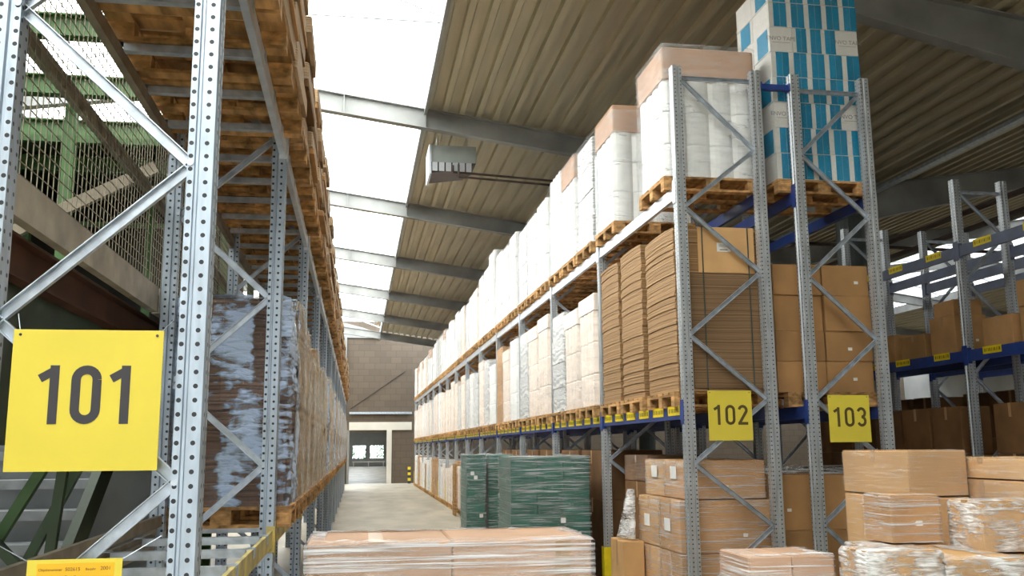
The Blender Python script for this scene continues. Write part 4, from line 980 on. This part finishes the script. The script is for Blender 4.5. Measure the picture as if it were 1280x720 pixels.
# stairs
sc_ = thing('steel_staircase', 'steel staircase with grey treads and green stringers behind the 101 sign', 'staircase', (0, 0, 0))
tr = MB().box(-2.72, -1.78, -0.13, 0.13, -0.035, 0.0).box(-2.72, -1.78, -0.13, -0.12, -0.06, 0).mesh('tread', STEELGREY)
rs = MB().box(-2.72, -1.78, 0.0, 0.01, 0.0, 0.145).mesh('riser', PLATE)
for i in range(14):
    z = 0.19 * (i + 1); y = 7.0 + (z - 1.69) * (0.25 / 0.19)
    put('tread', tr, sc_, (0, y, z)); put('riser', rs, sc_, (0, y + 0.13, z))
ya, yb = 7.0 + (0.05 - 1.69) * (0.25 / 0.19), 7.0 + (2.72 - 1.69) * (0.25 / 0.19)
put('stringer', MB().bar((-2.76, ya, 0.1), (-2.76, yb, 2.76), 0.06, 0.2).mesh('stringer', GREENS), sc_)
put('stringer', MB().bar((-1.74, ya, 0.1), (-1.74, yb, 2.76), 0.06, 0.2).mesh('stringer', GREEND), sc_)
for (a, b, mtl, w) in (((-1.62, 5.6, 1.95), (-2.0, 5.6, 1.25), GREENS, 0.055), ((-1.57, 5.55, 1.9), (-1.62, 5.55, 1.3), GREEND, 0.05), ((-2.38, 5.5, 1.95), (-1.66, 5.5, 1.20), GREEND, 0.05), ((-1.45, 5.6, 1.95), (-1.75, 5.6, 1.3), GREEND, 0.05), ((-2.35, 4.9, 2.1), (-3.0, 4.9, 1.2), GREENS, 0.05)):
    put('brace_strut', MB().bar(a, b, w, w, (0, 1, 0)).mesh('brace_strut', mtl), sc_)

# ------------------------------------------------------------------ services under the roof
ht = thing('unit_heater', 'grey louvred unit heater hanging below the ribbed roof', 'heater', (1.72, 17.3, 7.06))
put('casing', MB().box(-0.43, 0.43, 0.0, 0.75, 0.22, 0.55).mesh('casing', HEATER), ht)
put('hood', MB().quadbox([(-0.43, -0.0, 0.0), (0.25, 0.0, 0.10), (0.25, 0.75, 0.10), (-0.43, 0.75, 0.0), (-0.43, 0.0, 0.22), (0.43, 0.0, 0.22), (0.43, 0.75, 0.22), (-0.43, 0.75, 0.22)]).mesh('hood', DARKSTEEL), ht)
for q in range(6): put('louvre', cached('lou', lambda: MB().bar((0, -0.02, 0.03), (0, -0.02, 0.2), 0.02, 0.1, (1, 0, 0.2)).mesh('louvre', PALEBEAM)), ht, (-0.36 + q * 0.13, 0, 0.01))
put('side_plate', MB().box(-0.47, -0.43, -0.06, 0.78, -0.04, 0.55).mesh('side_plate', PALEBEAM), ht)
for x in (-0.3, 0.3): put('hanger_rod', MB().tube((x, 0.35, 0.55), (x, 0.35, roof_z(1.72 + x) - 7.06), 0.008, 6).mesh('hanger_rod', GALV), ht)
for q, (z, lb) in enumerate(((7.07, 'upper'), (6.96, 'lower'))):
    thing('heating_pipe', '%s brown heating pipe running from the unit heater to row 102' % lb, 'pipe', (0, 17.22 - 0.07 * q, z), 0, 'heater pipes', MB().tube((1.7 + 0.1 * q, 0, 0), (5.5, 0, -0.20), 0.022, 8).tube((1.7 + 0.1 * q, 0, 0), (1.7 + 0.1 * q, 0, 7.20 - z), 0.022, 8).mesh('heating_pipe', DARKSTEEL))
for q, (p0, p1, r, lb) in enumerate((((10.2, 4.0, 5.80), (10.2, 40, 5.80), 0.05, 'upper dark pipe running along the hall valley'), ((10.35, 4.0, 5.55), (10.35, 40, 5.55), 0.05, 'lower dark pipe running along the hall valley'), ((8.0, 17.5, 5.95), (14.0, 17.5, 5.85), 0.035, 'thin dark pipe crossing below the rafter near the column'))):
    thing('roof_pipe', lb, 'pipe', (0, 0, 0), 0, None, MB().tube(p0, p1, r, 8).mesh('roof_pipe', DARKSTEEL))
thing('cable_tray', 'grey cable tray running beside the dark roof pipes', 'cable tray', (9.9, 5, 6.75), me=MB().box(-0.08, 0.08, 0, 34, 0, 0.006).box(-0.08, -0.074, 0, 34, 0.006, 0.06).box(0.074, 0.08, 0, 34, 0.006, 0.06).mesh('cable_tray', GALV))
